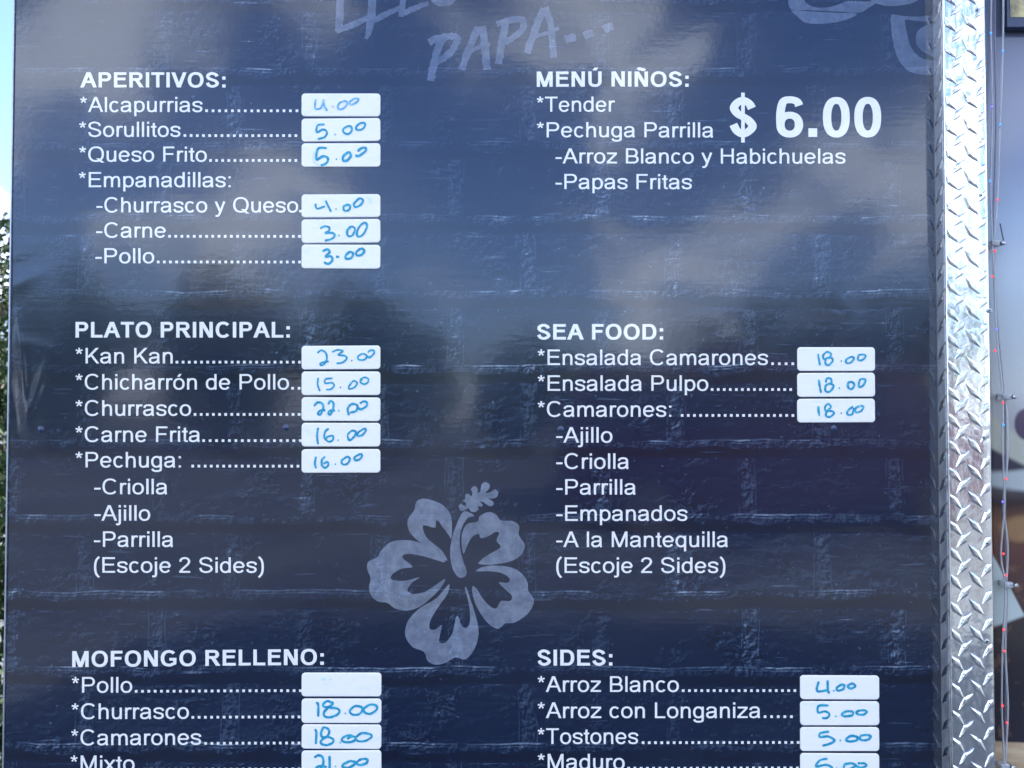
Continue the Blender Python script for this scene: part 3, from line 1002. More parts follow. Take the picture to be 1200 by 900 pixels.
PIT = 0.0313 * (1 - TD)
LL, LW, LH = 0.0265 * (1 - TD), 0.0072, 0.0016
xf = lambda px: at(px, 90, -TD).x
zf = lambda py: at(1130, py, -TD).z
cols = [(at(1112.0, 90, -TD).x, zf(58.6), -1), (at(1122.5, 90, -TD).x, zf(71.5), 1), (at(1136.0, 90, -TD).x, zf(56.5), -1), (at(1151.0, 90, -TD).x, zf(74), 1)]
meshes = []
for k, (cx, cz, sgn) in enumerate(cols):
    clip = None
    if k == 0:
        clip = (TX0 + 0.0018 - cx, -1)
    if k == 3:
        clip = (TX1 - 0.0048 - cx, 1)
    meshes.append(lug_mesh(LL * (1.0 if sgn < 0 else 0.94), LW, LH, rad(49) * sgn, clip))
side_lug = lug_mesh(0.026, 0.0062, 0.0012, rad(50))
ztop, zbot = zf(-40), zf(945)
for k, (cx, cz, sgn) in enumerate(cols):
    n0 = math.ceil((zbot - cz) / PIT)
    n1 = math.floor((ztop - cz) / PIT)
    for j in range(n0, n1 + 1):
        z = cz + j * PIT
        o = link('tread_lug', meshes[k], None, trim)
        o.location = (cx, -TD - dent(cx, z) + 0.00005, z)
        o.scale = (1, 0.85 + 0.3 * random.random(), 1)
        o.rotation_euler = (0, rad(random.uniform(-2, 2)), 0)
cz = zf(70)
for j in range(math.ceil((zbot - cz) / PIT), math.floor((ztop - cz) / PIT) + 1):
    o = link('tread_lug', side_lug, None, trim)
    o.location = (TX0 - dent(TX0, cz + j * PIT) + 0.00002, -TD * 0.52, cz + j * PIT)
    o.rotation_euler = (0, 0, rad(-90))

def screw(px, py, Y, parent, r=0.0026):
    p = at(px, py, Y)
    vv, ff = tube([(0, 0.001, 0), (0, -0.0005, 0), (0, -0.0010, 0)], [r, r, r * 0.72], 14)
    o = obj('screw', vv, ff, M['steel'], parent)
    vv, ff = tube([(0, -0.0009, 0), (0, -0.00125, 0)], r * 0.42, 6)
    o.location = p
    if parent is None or parent.parent is None:
        obj('recess', vv, ff, M['socket'], o)
    return o
for px, py in ((1145.5, 11), (1150, 229), (1160, 364), (1153, 513), (1157, 637), (1156.6, 752)):
    screw(px, py, -TD - 0.0004, trim)
    p = at(px, py, -TD - 0.0016)
    vv, ff = tube([p, p + Vector((0, -0.00025, 0))], 0.0011, 6)
    obj('screw_recess', vv, ff, M['socket'], trim)

# ------------------------------------------------------------------ panel to the right of the trim with its food picture
def picture_mat():
    """the flat picture printed on the next panel: a bluish white haze put into the upper colours, then plates, food and a wooden table"""
    m, N, p = material('printed_food_picture')
    co = N.new('ShaderNodeTexCoord').outputs['Object']
    s = N.new('ShaderNodeSeparateXYZ')
    N.put(s.inputs[0], co)
    n1 = N.noise(co, 14.0, 2.0)
    n1 = N.m('SUBTRACT', n1, 0.5)
    # picture coordinates: u, v in millimetres from the panel's left edge and from the level of the top of the picture
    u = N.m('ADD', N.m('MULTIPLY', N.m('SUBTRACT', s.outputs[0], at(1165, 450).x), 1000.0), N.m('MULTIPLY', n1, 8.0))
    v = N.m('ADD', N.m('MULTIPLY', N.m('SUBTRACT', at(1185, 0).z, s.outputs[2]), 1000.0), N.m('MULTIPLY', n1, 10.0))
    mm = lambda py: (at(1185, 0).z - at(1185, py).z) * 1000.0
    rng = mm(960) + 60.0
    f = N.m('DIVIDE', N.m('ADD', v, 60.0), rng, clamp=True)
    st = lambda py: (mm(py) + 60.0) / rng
    c = N.ramp(f, [(st(30), (0.13, 0.145, 0.22)), (st(190), (0.22, 0.25, 0.34)), (st(255), (0.34, 0.40, 0.48)), (st(330), (0.44, 0.49, 0.53)), (st(455), (0.44, 0.45, 0.43)),  # upper stops paint a bluish white haze into the print
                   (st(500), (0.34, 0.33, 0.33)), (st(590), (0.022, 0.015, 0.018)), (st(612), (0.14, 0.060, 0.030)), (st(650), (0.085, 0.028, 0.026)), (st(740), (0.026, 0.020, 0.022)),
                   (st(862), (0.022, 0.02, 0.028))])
    spots = N.ss(N.noise(N.mapping(co, (3, 0, 1)), 55.0, 3.0), 0.55, 0.72)
    c = N.mix(N.m('MULTIPLY', spots, N.m('MULTIPLY', N.ss(f, st(585), st(620)), 0.35)), c, (0.30, 0.15, 0.08))
    below = lambda py, k, e=4.0: N.ss(N.m('SUBTRACT', v, N.m('ADD', mm(py), N.m('MULTIPLY', u, k))), -e, e)     # 1 below a slanted edge
    both = lambda a_, b_: N.m('MULTIPLY', a_, N.m('SUBTRACT', 1.0, b_))
    def disc(px, py, rx_, ry_, e=0.25):
        dx = N.m('DIVIDE', N.m('SUBTRACT', u, px - 1165.0), rx_)
        dy = N.m('DIVIDE', N.m('SUBTRACT', v, mm(py)), ry_)
        return N.ss(N.m('ADD', N.m('MULTIPLY', dx, dx), N.m('MULTIPLY', dy, dy)), 1.0 + e, 1.0 - e)
    c = N.mix(both(below(486, 0.75, 6.0), below(527, 0.52)), c, (0.42, 0.41, 0.33))          # rim of a cup
    c = N.mix(disc(1207, 497, 17.0, 19.0), c, (0.06, 0.035, 0.075))
    c = N.mix(both(below(527, 0.52), below(552, 0.0)), c, (0.035, 0.035, 0.05))
    c = N.mix(both(below(555, -0.12), below(571, 0.15)), c, (0.40, 0.43, 0.41))              # rim of a plate
    c = N.mix(N.m('MULTIPLY', disc(1196, 620, 24.0, 15.0, 0.6), 0.8), c, (0.30, 0.17, 0.075))
    c = N.mix(both(below(655, 1.95), below(735, -0.35, 3.0)), c, (0.48, 0.53, 0.49))         # napkin
    grain = N.noise(N.mapping(co, (0, 0, 0), (0.12, 1, 1)), 130.0, 3.0)
    c = N.mix(below(871, 0.0, 1.5), c, N.ramp(grain, [(0.3, (0.36, 0.24, 0.13)), (0.7, (0.56, 0.42, 0.26))]))
    N.put(p.inputs['Base Color'], c)
    p.inputs['Roughness'].default_value = 0.12
    p.inputs['Coat Weight'].default_value = 0.1
    p.inputs['Coat Roughness'].default_value = 0.05
    return m
SX0, SX1, SY = TX1 + 0.0006, 1.55, 0.004
V, F = [], []
sx, sz = axis([(SX0, 0), (SX1, 24)]), axis([(0.45, 0), (2.90, 60)])
for z in sz:
    for x in sx:
        V.append((x, SY - 0.0006 * noise.noise(Vector((x * 5, 2.2, z * 5))), z))
for j in range(len(sz) - 1):
    for i in range(len(sx) - 1):
        a = j * len(sx) + i
        F.append((a, a + 1, a + 1 + len(sx), a + len(sx)))
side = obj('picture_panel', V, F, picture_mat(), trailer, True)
side['label'] = 'panel right of the tread plate printed with a blurred food picture'

# dark framed picture at the top
fr = from_bm('picture_frame', (lambda b: (box(b, at(1178, 0, -0.006).x, at(1300, 0, -0.006).x, -0.010, 0.0025, at(1180, 34, -0.006).z, at(1180, -130, -0.006).z), bevel(b, 0.001, 1), b)[-1])(bmesh.new()),
             plain('navy_frame', (0.02, 0.035, 0.085), 0.25, 0, 0.1, 40), trailer)
a0, a1 = at(1184, 20, -0.0105), at(1290, -120, -0.0105)
obj('picture', [(a0.x, -0.0105, a0.z), (a1.x, -0.0105, a0.z), (a1.x, -0.0105, a1.z), (a0.x, -0.0105, a1.z)], [(0, 1, 2, 3)], plain('gold_print', (0.38, 0.31, 0.14), 0.2, 0, 0.75, 38), fr)

# ------------------------------------------------------------------ light string
lights = empty('light_string', (TX1, -0.01, 0.5), 'clear twin-wire light string with red and blue bulbs clipped beside the tread plate', 'string lights')
OFF = Vector(lights.location)
def clear_mat():
    m, N, p = material('clear_plastic')
    co = N.new('ShaderNodeTexCoord').outputs['Object']
    N.put(p.inputs['Base Color'], N.ramp(N.noise(co, 30.0, 2.0), [(0.3, (0.86, 0.87, 0.89)), (0.7, (0.95, 0.95, 0.96))]))
    p.inputs['Roughness'].default_value = 0.14
    p.inputs['Transmission Weight'].default_value = 0.65
    p.inputs['IOR'].default_value = 1.35
    return m
M['clear'] = clear_mat()
def strand(track, r, mat, name, Y=-0.011):
    pts = catmull([at(a, b, Y) - OFF for a, b in track], False, 8)
    v, f = tube(pts, r, 8)
    return obj(name, v, f, mat, lights, True)
strand([(1175, -80), (1175.5, 0), (1175, 60), (1172, 145), (1169, 232), (1165, 292), (1167, 350), (1173, 420), (1179, 470), (1181, 530), (1176, 590), (1181, 640), (1179, 690),
        (1178, 760), (1181, 830), (1178, 900), (1178, 980)], 0.0013, M['clear'], 'wire')
strand([(1161, -80), (1161.5, 0), (1161, 40), (1163, 125), (1161, 212), (1163, 285), (1165, 330), (1168, 390), (1175, 465), (1175, 520), (1177, 592), (1173, 650), (1178, 690),
        (1175, 760), (1174, 830), (1177, 900), (1176, 980)], 0.0011, M['clear'], 'wire', -0.013)
strand([(1166, -80), (1166, 40), (1167, 150), (1164, 250), (1165, 300), (1169, 380), (1177, 470), (1178, 560), (1178, 640), (1180, 690), (1178, 800), (1178, 900), (1178, 980)], 0.0008,
       plain('dull_copper_core', (0.22, 0.20, 0.24), 0.4, 0.3), 'wire', -0.0085)
def led_mat(name, col, st):
    m, N, p = material(name)
    p.inputs['Base Color'].default_value = (*col, 1)
    p.inputs['Emission Color'].default_value = (*col, 1)
    p.inputs['Emission Strength'].default_value = st
    p.inputs['Roughness'].default_value = 0.2
    return m
LED = {'r': led_mat('red_bulb', (1.0, 0.05, 0.06), 0.35), 'b': led_mat('blue_bulb', (0.04, 0.28, 1.0), 0.35), 'v': led_mat('violet_bulb', (0.16, 0.12, 1.0), 0.35)}
bm = bmesh.new()
bmesh.ops.create_icosphere(bm, subdivisions=2, radius=0.0012)
bead = {}
for k in LED:
    me = bpy.data.meshes.new('bulb')
    bm.to_mesh(me)
    me.materials.append(LED[k])
    bead[k] = me
bm.free()
for k, a, b in (('b', 1161, 39), ('b', 1175, 60), ('v', 1162, 125), ('b', 1172, 146), ('b', 1160, 212), ('r', 1169, 234), ('r', 1166, 294), ('r', 1157, 301), ('r', 1163, 324),
                ('v', 1168, 386), ('r', 1166, 411), ('r', 1175.5, 472), ('b', 1176, 498), ('r', 1179, 561), ('v', 1175, 588), ('r', 1176, 649), ('r', 1179, 674), ('r', 1176, 738),
                ('r', 1177, 763), ('r', 1175, 827), ('r', 1180, 847)):
    o = link('bulb', bead[k], None, lights, True)
    o.location = at(a, b, -0.0145) - OFF
    o.scale = (1.0, 1.0, 1.25)
for a, b in ((1168, 285), (1181, 465), (1183, 686), (1179, 899)):
    c = at(a, b, -0.014) - OFF
    bm = bmesh.new()
    box(bm, c.x - 0.0058, c.x + 0.0042, c.y - 0.0015, c.y + 0.015, c.z - 0.0035, c.z + 0.0035)
    bevel(bm, 0.0015, 2)
    o = from_bm('clip', bm, M['clear'], lights, True)
    vv, ff = tube([c + Vector((0.0068, 0.012, 0)), c + Vector((0.0068, -0.003, 0)), c + Vector((0.0068, -0.0042, 0))], [0.0026, 0.0026, 0.0015], 12)
    obj('clip_screw', vv, ff, M['steel'], o)
a = at(1172, 262, -0.012) - OFF
b = at(1176, 282, -0.014) - OFF
vv, ff = tube([a, b], 0.0007, 6)
obj('wire_tail', vv, ff, plain('dark_wire', (0.05, 0.05, 0.07), 0.5), lights)

# ------------------------------------------------------------------ price labels with handwritten prices
def rounded(w, hgt, r, n=5):
    P = []
    for cx, cz, a0 in ((w / 2 - r, hgt / 2 - r, 0), (-w / 2 + r, hgt / 2 - r, 90), (-w / 2 + r, -hgt / 2 + r, 180), (w / 2 - r, -hgt / 2 + r, 270)):
        for k in range(n + 1):
            a = rad(a0 + 90 * k / n)
            P.append((cx + r * math.cos(a), cz + r * math.sin(a)))
    return P

GROUP = 'white handwritten price labels on the menu'
def price_label(x0, x1, y0, y1, label, strokes, crop, pale=False, width=1.0, smudge=None):
    A, B = at(x0, y0), at(x1, y1)
    ctr = Vector(((A.x + B.x) / 2, -0.0005, (A.z + B.z) / 2))
    w, hgt = B.x - A.x, A.z - B.z
    V_, F_ = [], []
    n = 0
    for k, (ins, y) in enumerate(((0.0, 0.0005), (0.0, -0.0007), (0.0006, -0.0011), (0.0016, -0.00115))):
        R_ = rounded(w - 2 * ins, hgt - 2 * ins, 0.0040 - ins * 0.8)
        n = len(R_)
        V_ += [(p, y, q_) for p, q_ in R_]
        if k:
            o, b = (k - 1) * n, k * n
            F_ += [(o + i, b + i, b + (i + 1) % n, o + (i + 1) % n) for i in range(n)]
    F_.append(tuple(range(len(V_) - 1, len(V_) - n - 1, -1)))
    o = obj('price_label', V_, F_, M['card'])
    bm = bmesh.new()
    bm.from_mesh(o.data)
    bmesh.ops.recalc_face_normals(bm, faces=bm.faces[:])
    bm.normal_update()
    big = max(bm.faces, key=lambda f: f.calc_area())
    if big.normal.y > 0:
        for f in bm.faces:
            f.normal_flip()
    bm.to_mesh(o.data)
    bm.free()
    o.location = ctr
    o.rotation_euler = (0, rad(random.uniform(-0.5, 0.5)), 0)
    tag(o, label, 'price label', GROUP)
    def ink(name, S_, mat, base, wd):
        cx0, cy0, sc_ = crop
        V2, F2 = [], []
        for k, st in enumerate(S_):
            if len(st) == 1:                       # a dot
                a, b = st[0]
                st = [(a - 7, b - 1), (a, b + 1), (a + 7, b)]
                ww = 1.9
            else:
                ww = 2.25 * wd
            P = catmull([(cx0 + a / sc_, cy0 + b / sc_, 0) for a, b in st], False, 6)
            m_ = len(P)
            oo = len(V2)
            for i, p in enumerate(P):
                a, b = P[max(i - 1, 0)], P[min(i + 1, m_ - 1)]
                d = Vector((b.x - a.x, b.y - a.y))
                d.normalize()
                e = 0.62 if i in (0, m_ - 1) else 1.0
                hw = ww / 2 * e * (1 + 0.28 * noise.noise(Vector((p.x * 0.33, p.y * 0.33, k * 3.1))))
                for sg in (1, -1):
                    q_ = at(p.x - sg * d.y * hw, p.y + sg * d.x * hw) - ctr
                    V2.append((q_.x, -0.00130 - base - k * 0.00003 - i * 0.0000006, q_.z))
                if i:
                    F2.append((oo + 2 * i - 2, oo + 2 * i - 1, oo + 2 * i + 1, oo + 2 * i))
        obj(name, V2, front(V2, F2), mat, o)
    if smudge:
        ink('smudge', smudge, M['smudge'], 0.0, 1.3)
    if strokes:
        ink('handwritten_price', strokes, M['ink_pale'] if pale else M['ink'], 0.00012, width)

K = 1042 / 110.0
cA1, cA2, cB1, cB2, cC = (345, 105, K), (345, 222, K), (345, 400, K), (345, 490, K), (345, 805, K)
cE, cF = (925, 403, K), (925, 785, 939 / 120.0)
LX = (353.8, 445.8)
price_label(*LX, 110, 136.8, 'white price label with faded blue 4.00 beside Alcapurrias', [[(240, 115), (236, 215), (300, 205), (330, 112)], [(327, 115), (335, 180), (370, 245)], [(432, 195)],
            [(575, 130), (510, 150), (485, 195), (500, 222), (545, 215), (590, 165), (575, 130)], [(630, 130), (612, 152), (640, 172), (700, 140), (715, 110), (670, 105), (625, 135)]], cA1, True)
price_label(*LX, 139.1, 166, 'white price label reading 5.00 beside Sorullitos', [[(340, 390), (262, 400), (254, 478), (320, 445), (365, 475), (340, 530), (260, 552)], [(455, 502)],
            [(600, 410), (550, 440), (550, 480), (600, 500), (640, 460), (630, 415), (590, 412)], [(730, 380), (690, 420), (700, 455), (760, 445), (790, 400), (770, 375), (715, 388)]], cA1, False, 1.1)
price_label(*LX, 168.3, 195.9, 'white price label reading a bold smeared 5.00 beside Queso Frito', [[(365, 655), (268, 660), (250, 780), (320, 745), (375, 765), (360, 820), (295, 846)], [(470, 775)],
            [(610, 695), (550, 740), (545, 790), (590, 790), (630, 740), (610, 692)], [(680, 735), (720, 740), (790, 690), (795, 655), (750, 655), (705, 690)]], cA1, False, 1.3, [[(250, 670), (222, 720), (215, 775), (240, 820), (290, 850)]])
price_label(*LX, 228, 254.9, 'white price label reading 4.00 beside Churrasco y Queso', [[(238, 160), (255, 215), (345, 190)], [(350, 125), (375, 180), (410, 250)], [(465, 220)],
            [(600, 170), (550, 195), (560, 240), (610, 230), (622, 185), (585, 172)], [(710, 115), (665, 165), (680, 200), (740, 175), (765, 125), (730, 105), (690, 130)]], cA2, False, 1.1, [[(800, 95), (845, 110), (840, 160)]])
price_label(*LX, 257.2, 284.8, 'white price label reading 3.00 beside Carne', [[(290, 435), (340, 410), (390, 425), (385, 465), (345, 485), (420, 485), (450, 510), (420, 550), (340, 570)], [(498, 512)],
            [(640, 410), (590, 460), (600, 520), (650, 510), (675, 440), (635, 412)], [(790, 370), (740, 400), (700, 470), (705, 525), (760, 510), (810, 420), (790, 368)]], cA2, False, 1.15)
price_label(*LX, 287, 315, 'white price label reading 3.00 with a dash beside Pollo under Empanadillas', [[(315, 690), (370, 670), (395, 700), (350, 750), (410, 745), (425, 790), (380, 830), (330, 810)], [(465, 750), (482, 751), (502, 750)],
            [(620, 690), (575, 735), (575, 770), (630, 765), (655, 715), (615, 690)], [(740, 655), (690, 700), (700, 735), (750, 725), (780, 680), (740, 652)]], cA2, False, 1.25)
price_label(*LX, 405.2, 432.8, 'white price label reading 23.00 beside Kan Kan', [[(260, 130), (300, 100), (350, 125), (365, 185), (340, 245), (305, 265), (290, 245), (340, 228), (385, 222)],
            [(425, 120), (480, 95), (540, 110), (490, 150), (560, 160), (585, 190), (540, 235), (470, 245)], [(640, 215)],
            [(760, 135), (710, 170), (720, 205), (780, 205), (810, 165), (765, 137)], [(820, 165), (840, 180), (885, 140), (885, 105), (840, 105), (820, 128)]], cB1, False, 1.0)
price_label(*LX, 435.4, 463, 'white price label reading 15.00 beside Chicharrón de Pollo', [[(268, 405), (262, 480), (288, 555)], [(430, 410), (350, 420), (348, 465), (420, 460), (445, 490), (410, 530), (355, 535)], [(515, 510)],
            [(660, 435), (615, 490), (610, 528), (670, 510), (700, 460), (655, 434)], [(730, 430), (780, 400), (825, 420), (815, 460), (770, 475), (735, 450), (760, 415)]], cB1, False, 0.95)
price_label(*LX, 465.7, 493.3, 'white price label reading 22.00 beside Churrasco under Plato Principal', [[(222, 720), (260, 680), (310, 690), (325, 740), (295, 810), (265, 805), (290, 770), (350, 765)],
            [(380, 700), (400, 665), (435, 680), (435, 740), (405, 810), (380, 800), (400, 770), (455, 768)], [(497, 768)],
            [(610, 820), (595, 750), (640, 695), (700, 710), (690, 770), (620, 790)], [(720, 735), (740, 755), (800, 720), (810, 680), (770, 665), (730, 690)]], cB1, False, 1.15)
price_label(*LX, 495.6, 523.2, 'white price label reading 16.00 beside Carne Frita', [[(268, 105), (255, 200), (268, 290)], [(385, 115), (345, 150), (340, 220), (385, 260), (430, 240), (430, 195), (375, 205), (352, 230)], [(490, 242)],
            [(590, 185), (640, 140), (685, 150), (670, 200), (615, 245), (592, 190)], [(780, 115), (715, 155), (705, 195), (760, 185), (798, 130), (775, 112)]], cB2, False, 1.1)
price_label(*LX, 526.3, 553.9, 'white price label reading 16.00 beside Pechuga', [[(245, 425), (232, 500), (245, 555)], [(345, 425), (310, 460), (310, 520), (345, 550), (380, 520), (370, 485), (325, 505)], [(458, 508)],
            [(590, 425), (530, 470), (540, 510), (590, 505), (620, 450), (585, 422)], [(740, 395), (675, 430), (680, 465), (730, 455), (755, 415), (735, 393)]], cB2, False, 1.1)
LC = (353.8, 447)
price_label(*LC, 788.1, 815.7, 'blank white price label with a faint smudge beside Pollo under Mofongo Relleno', None, (345, 785, K), smudge=[[(300, 95), (330, 100), (345, 92)], [(385, 100), (420, 96)]])
price_label(*LC, 818.4, 846.8, 'white price label with wide round 18.00 beside Churrasco under Mofongo Relleno', [[(245, 178), (268, 185), (268, 325)], [(425, 175), (370, 150), (320, 190), (340, 215), (385, 215), (430, 180), (415, 158)],
            [(380, 225), (335, 270), (340, 320), (400, 330), (480, 300), (505, 260), (470, 230), (390, 225)], [(568, 285)],
            [(640, 230), (680, 205), (745, 215), (760, 250), (720, 295), (650, 300), (618, 265), (640, 228)], [(765, 240), (840, 190), (910, 200), (915, 245), (850, 290), (790, 280), (765, 240)]], cC, False, 1.25)
price_label(*LC, 848.7, 877, 'white price label with looping 18.00 beside Camarones under Mofongo Relleno', [[(230, 465), (248, 500), (242, 630)], [(310, 450), (350, 445), (390, 480), (370, 540), (315, 550), (300, 510), (320, 450)],
            [(370, 545), (430, 570), (430, 610), (360, 640), (300, 620), (310, 580), (370, 545)], [(513, 610)],
            [(590, 570), (630, 545), (670, 545), (680, 580), (620, 605), (550, 600), (530, 570), (580, 535), (650, 530)], [(680, 555), (750, 505), (840, 515), (860, 545), (800, 585), (720, 595), (680, 565)]], cC, False, 1.2)
price_label(*LC, 879, 907, 'white price label reading 21.00 beside Mixto', [[(225, 775), (270, 750), (315, 770), (325, 840), (290, 900), (255, 930), (240, 900), (280, 870), (365, 880)], [(395, 755), (395, 840), (392, 930)], [(460, 872)],
            [(620, 815), (550, 850), (540, 880), (600, 890), (660, 860), (680, 830), (615, 813)], [(690, 830), (750, 795), (815, 800), (800, 840), (730, 860), (688, 838)]], cC, False, 1.3)
LE = (933.9, 1025)
price_label(*LE, 407, 434.8, 'white price label reading 18.00 beside Ensalada Camarones', [[(312, 110), (322, 170), (335, 240)], [(430, 150), (380, 170), (370, 130), (410, 90), (455, 110), (440, 150), (400, 165), (395, 220), (430, 235), (475, 190), (460, 155), (420, 160)], [(570, 190)],
            [(690, 140), (630, 170), (625, 210), (670, 210), (710, 165), (685, 138)], [(760, 130), (755, 175), (800, 180), (840, 140), (815, 118), (755, 125)]], cE, False, 1.05)
price_label(*LE, 437, 465, 'white price label reading 18.00 beside Ensalada Pulpo', [[(320, 395), (332, 470), (345, 545)], [(400, 430), (410, 385), (450, 385), (460, 430), (400, 460), (395, 520), (440, 530), (485, 470), (455, 440)], [(548, 490)],
            [(700, 425), (650, 430), (645, 480), (680, 505), (715, 460), (695, 425)], [(770, 410), (765, 475), (810, 465), (838, 405), (800, 390), (765, 410)]], cE, False, 1.15)
price_label(*LE, 467.3, 495, 'white price label reading 18.00 beside Camarones under Sea Food', [[(318, 690), (318, 740), (328, 795)], [(460, 700), (430, 665), (395, 690), (395, 740), (460, 745), (490, 770), (440, 810), (400, 795), (410, 750), (460, 700)], [(570, 768)],
            [(700, 695), (645, 740), (640, 785), (690, 780), (710, 710)], [(770, 690), (725, 720), (735, 760), (790, 745), (815, 700), (780, 685)]], cE, False, 1.1)
LF = (937.3, 1030)
price_label(*LF, 791.2, 819.2, 'white price label reading 4.00 beside Arroz Blanco', [[(265, 100), (250, 190), (345, 180)], [(345, 90), (350, 190), (368, 205)], [(402, 185)],
            [(470, 130), (430, 160), (440, 185), (490, 170), (495, 135), (465, 130)], [(560, 120), (530, 145), (560, 165), (598, 145), (580, 122), (550, 122)]], cF, False, 1.25)
price_label(*LF, 821.5, 849.5, 'white price label reading 5.00 beside Arroz con Longaniza', [[(355, 322), (265, 325), (260, 385), (320, 375), (362, 400), (340, 435), (295, 435)], [(420, 420)],
            [(470, 400), (520, 375), (575, 380), (570, 410), (500, 420), (468, 400)], [(620, 370), (680, 365), (705, 380), (670, 405), (620, 400), (610, 380), (650, 365)]], cF, False, 1.2)
price_label(*LF, 851.8, 879.7, 'white price label reading 5.00 beside Tostones', [[(360, 560), (282, 575), (276, 610), (350, 605), (408, 640), (370, 670), (298, 690)], [(462, 640)],
            [(510, 630), (560, 600), (615, 610), (610, 640), (540, 650), (508, 630)], [(640, 600), (700, 590), (740, 605), (710, 635), (650, 635), (638, 602)]], cF, False, 1.25)
price_label(*LF, 882.4, 910, 'white price label reading 5.00 beside Maduro', [[(345, 808), (275, 825), (240, 880), (330, 865), (385, 890), (360, 930), (290, 950)], [(430, 895)],
            [(500, 860), (495, 900), (540, 905), (600, 870), (560, 850), (495, 860)], [(620, 850), (680, 850), (700, 870), (650, 890), (600, 870)]], cF, False, 1.25)

# ------------------------------------------------------------------ trees
def leaf_mat(name, a, b):
    m, N, p = material(name)
    inf = N.new('ShaderNodeTexCoord').outputs['Object']
    f = N.noise(inf, 3.0, 3.0, 0.6)
    N.put(p.inputs['Base Color'], N.mix(N.ss(f, 0.3, 0.7), a, b))
    p.inputs['Roughness'].default_value = 0.85
    p.inputs['Specular IOR Level'].default_value = 0.15
    return m
M['leafA'] = leaf_mat('dark_leaves', (0.020, 0.036, 0.016), (0.045, 0.075, 0.026))
M['leafB'] = leaf_mat('mid_leaves', (0.026, 0.046, 0.018), (0.060, 0.090, 0.032))
M['bark'] = plain('bark', (0.09, 0.07, 0.05), 0.9, 0, 0.35, 12)

def tree(name, x, y, height, rx, rz, label, group, seed, leaf, ls=0.11, clumps=150, per=46):
    rnd = random.Random(seed)
    t = empty(name, (x, y, 0), label, 'tree', group)
    cz = height - rz
    V_, F_ = tube([(0, 0, -0.05), (0.05, 0, height * 0.2), (-0.03, 0.05, height * 0.45), (0.0, 0, height * 0.72)], [height * 0.036, height * 0.028, height * 0.022, height * 0.01], 10)
    for k in range(9):
        a = rnd.uniform(0, 6.28)
        z0 = height * rnd.uniform(0.3, 0.55)
        tip = Vector((math.cos(a) * rx * 0.75, math.sin(a) * rx * 0.75, z0 + rz * rnd.uniform(0.3, 0.9)))
        v, f = tube([(0, 0, z0), tip * 0.45 + Vector((0, 0, z0 * 0.5)), tip], [height * 0.013, height * 0.009, height * 0.004], 6)
        o_ = len(V_)
        V_ += v
        F_ += [tuple(i + o_ for i in q_) for q_ in f]
    obj('trunk', V_, F_, M['bark'], t, True)
    V_, F_ = [], []
    for c in range(clumps):
        while True:
            p = Vector((rnd.uniform(-1, 1), rnd.uniform(-1, 1), rnd.uniform(-1, 1)))
            if 0.35 < p.length < 1:
                break
        lump = 0.82 + 0.28 * noise.noise(p * 2.3 + Vector((seed, 0, 0)))
        ctr = Vector((p.x * rx * lump, p.y * rx * lump, cz + p.z * rz * lump))
        cr = rnd.uniform(0.14, 0.26) * rx
        for k in range(per):
            d = Vector((rnd.gauss(0, 0.5), rnd.gauss(0, 0.5), rnd.gauss(0, 0.38))) * cr
            q_ = ctr + d
            n_ = Vector((rnd.gauss(0, 1), rnd.gauss(0, 1), rnd.gauss(0.6, 1))).normalized()
            u = n_.orthogonal().normalized()
            u.rotate(Matrix.Rotation(rnd.uniform(0, 6.28), 3, n_))
            w = n_.cross(u)
            l = ls * rnd.uniform(0.6, 1.3)
            o_ = len(V_)
            V_ += [q_ - u * l * 0.5, q_ + w * l * 0.24 + n_ * l * 0.06, q_ + u * l * 0.5, q_ - w * l * 0.24 + n_ * l * 0.06]
            F_.append((o_, o_ + 1, o_ + 2, o_ + 3))
    obj('crown', V_, F_, leaf, t)
    return t

tree('shade_tree', -6.7, 8.6, 4.3, 1.9, 1.75, 'leafy green tree standing behind the left end of the trailer', None, 3, M['leafB'], 0.10, 260, 60)
tree('garden_shrub', -2.30, 2.2, 1.65, 0.88, 0.80, 'leafy shrub close beside the left end wall of the trailer', None, 9, M['leafA'], 0.07, 160, 50)
tree('leafy_bush', -5.2, 7.2, 2.2, 1.2, 1.05, 'low dense green bush beside the tree behind the trailer', None, 5, M['leafA'], 0.09, 150, 50)

# what stands across the lot and shows only in the gloss of the wrap and of the tread plate
BACK = 'trees across the lot'  # the set-back trees are added to darken the reflected horizon
for k, (x, y, hgt, rx, look) in enumerate(((-21, -27, 6.4, 3.4, 'broad dark green tree at the far end of the row across the lot'),
                                       (-14.6, -26, 5.6, 3.0, 'second tree in the row across the lot, shorter than its neighbours'),
                                       (-9.2, -27, 6.0, 2.9, 'dark round tree third in the row across the lot'),
                                       (-4.3, -28, 5.0, 2.5, 'lighter green tree in the middle of the row across the lot'),
                                       (0.2, -29, 4.0, 2.3, 'low bushy tree beside the rear of the plum van'),
                                       (-17.6, -33, 7.0, 3.4, 'added tall dark tree set back behind the shorter second tree'),
                                       (-11.6, -33, 6.6, 3.2, 'added tall lighter tree set back between the second and third trees'),
                                       (-6.4, -34, 6.6, 3.2, 'added tall dark tree set back behind the lighter middle tree'),
                                       (12.6, -37, 7.4, 3.6, 'added tall lighter tree set back behind the van'),
                                       (9.0, -33, 5.8, 3.0, 'dark tree standing behind the plum van'),
                                       (15.5, -31, 6.6, 3.4, 'lighter tree beyond the front of the plum van'),
                                       (23.0, -32, 7.2, 3.8, 'tallest dark tree at the van end of the row across the lot'))):
    tree('lot_tree', x, y, hgt, rx, hgt * 0.47, look, BACK, 20 + k, M['leafA'] if k % 2 == 0 else M['leafB'], 0.30, 110, 34)

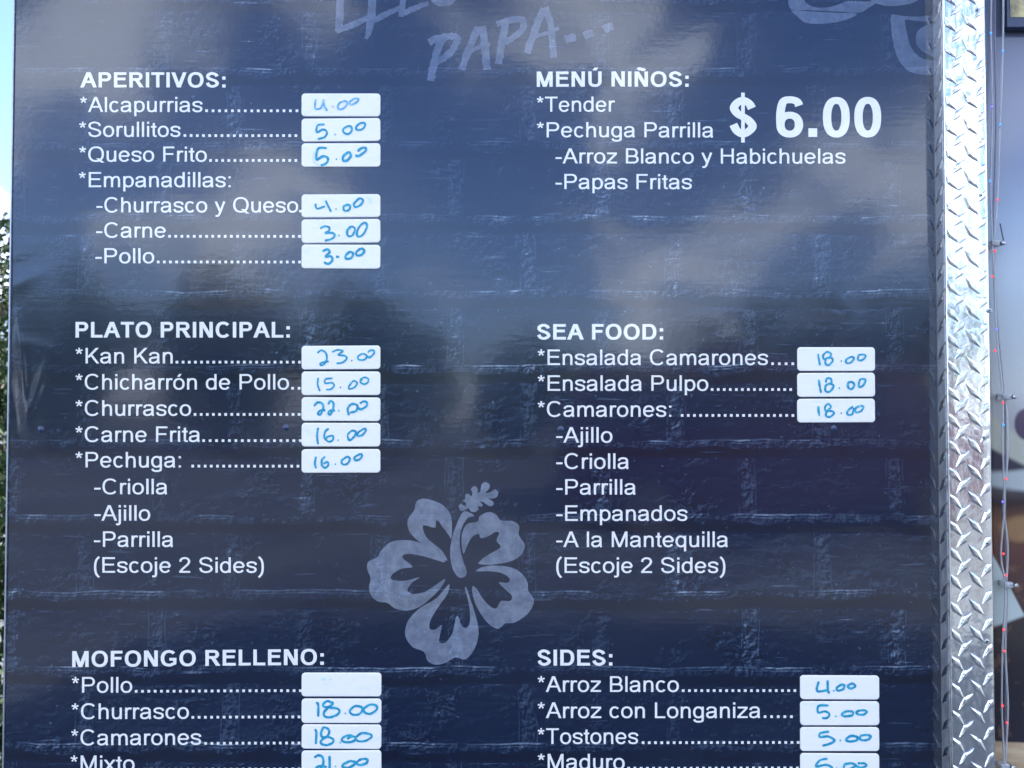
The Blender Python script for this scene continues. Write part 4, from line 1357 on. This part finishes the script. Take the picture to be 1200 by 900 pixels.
def van(x0, y0):
    t = empty('parked_van', (x0 + 2.9, y0, 0), 'plum coloured van parked across the lot facing the trailer', 'van')
    paint = plain('plum_paint', (0.026, 0.012, 0.024), 0.25, 0.2, 0.05, 3, Coat_Weight=0.8)
    glass = plain('van_glass', (0.02, 0.022, 0.028), 0.06, 0, 0.1)
    P = [(-2.9, 0.35), (-2.85, 1.05), (-2.75, 1.95), (-2.55, 2.12), (1.15, 2.14), (1.5, 2.02), (2.05, 1.32), (2.7, 1.12), (2.88, 0.9), (2.9, 0.35)]
    bm = bmesh.new()
    f0 = bm.faces.new([bm.verts.new((a, 0.95, b)) for a, b in P])
    ex = bmesh.ops.extrude_face_region(bm, geom=[f0])
    for v in ex['geom']:
        if isinstance(v, bmesh.types.BMVert):
            v.co.y = -0.95
    bmesh.ops.recalc_face_normals(bm, faces=bm.faces[:])
    bevel(bm, 0.05, 2)
    from_bm('body', bm, paint, t, False)
    for (a, b) in ((-2.5, -1.3), (-1.2, 0.1), (0.2, 1.25)):
        for s_ in (0.952, -0.972):
            bm = bmesh.new()
            box(bm, a, b, s_, s_ + 0.02, 1.28, 1.9)
            from_bm('window', bm, glass, t)
    for wx in (-1.8, 1.85):
        for wy in (-0.86, 0.86):
            v, f = tube([(wx, wy - 0.12, 0.33), (wx, wy - 0.1, 0.33), (wx, wy + 0.1, 0.33), (wx, wy + 0.12, 0.33)], [0.29, 0.33, 0.33, 0.29], 24)
            w_ = obj('wheel', v, f, M['rubber'], t)
            v, f = tube([(wx, wy - 0.128, 0.33), (wx, wy + 0.128, 0.33)], 0.19, 20)
            obj('rim', v, f, M['rubber'], w_)
    for s_ in (-0.7, 0.7):
        bm = bmesh.new()
        box(bm, 2.82, 2.93, s_ - 0.16, s_ + 0.16, 0.78, 0.95)
        from_bm('headlight', bm, plain('headlight_lens', (0.7, 0.7, 0.72), 0.1), t)
    bm = bmesh.new()
    box(bm, -2.96, 2.96, -0.9, 0.9, 0.32, 0.52)
    bevel(bm, 0.03, 2)
    from_bm('bumper', bm, M['rubber'], t)
van(0.6, -10.5)
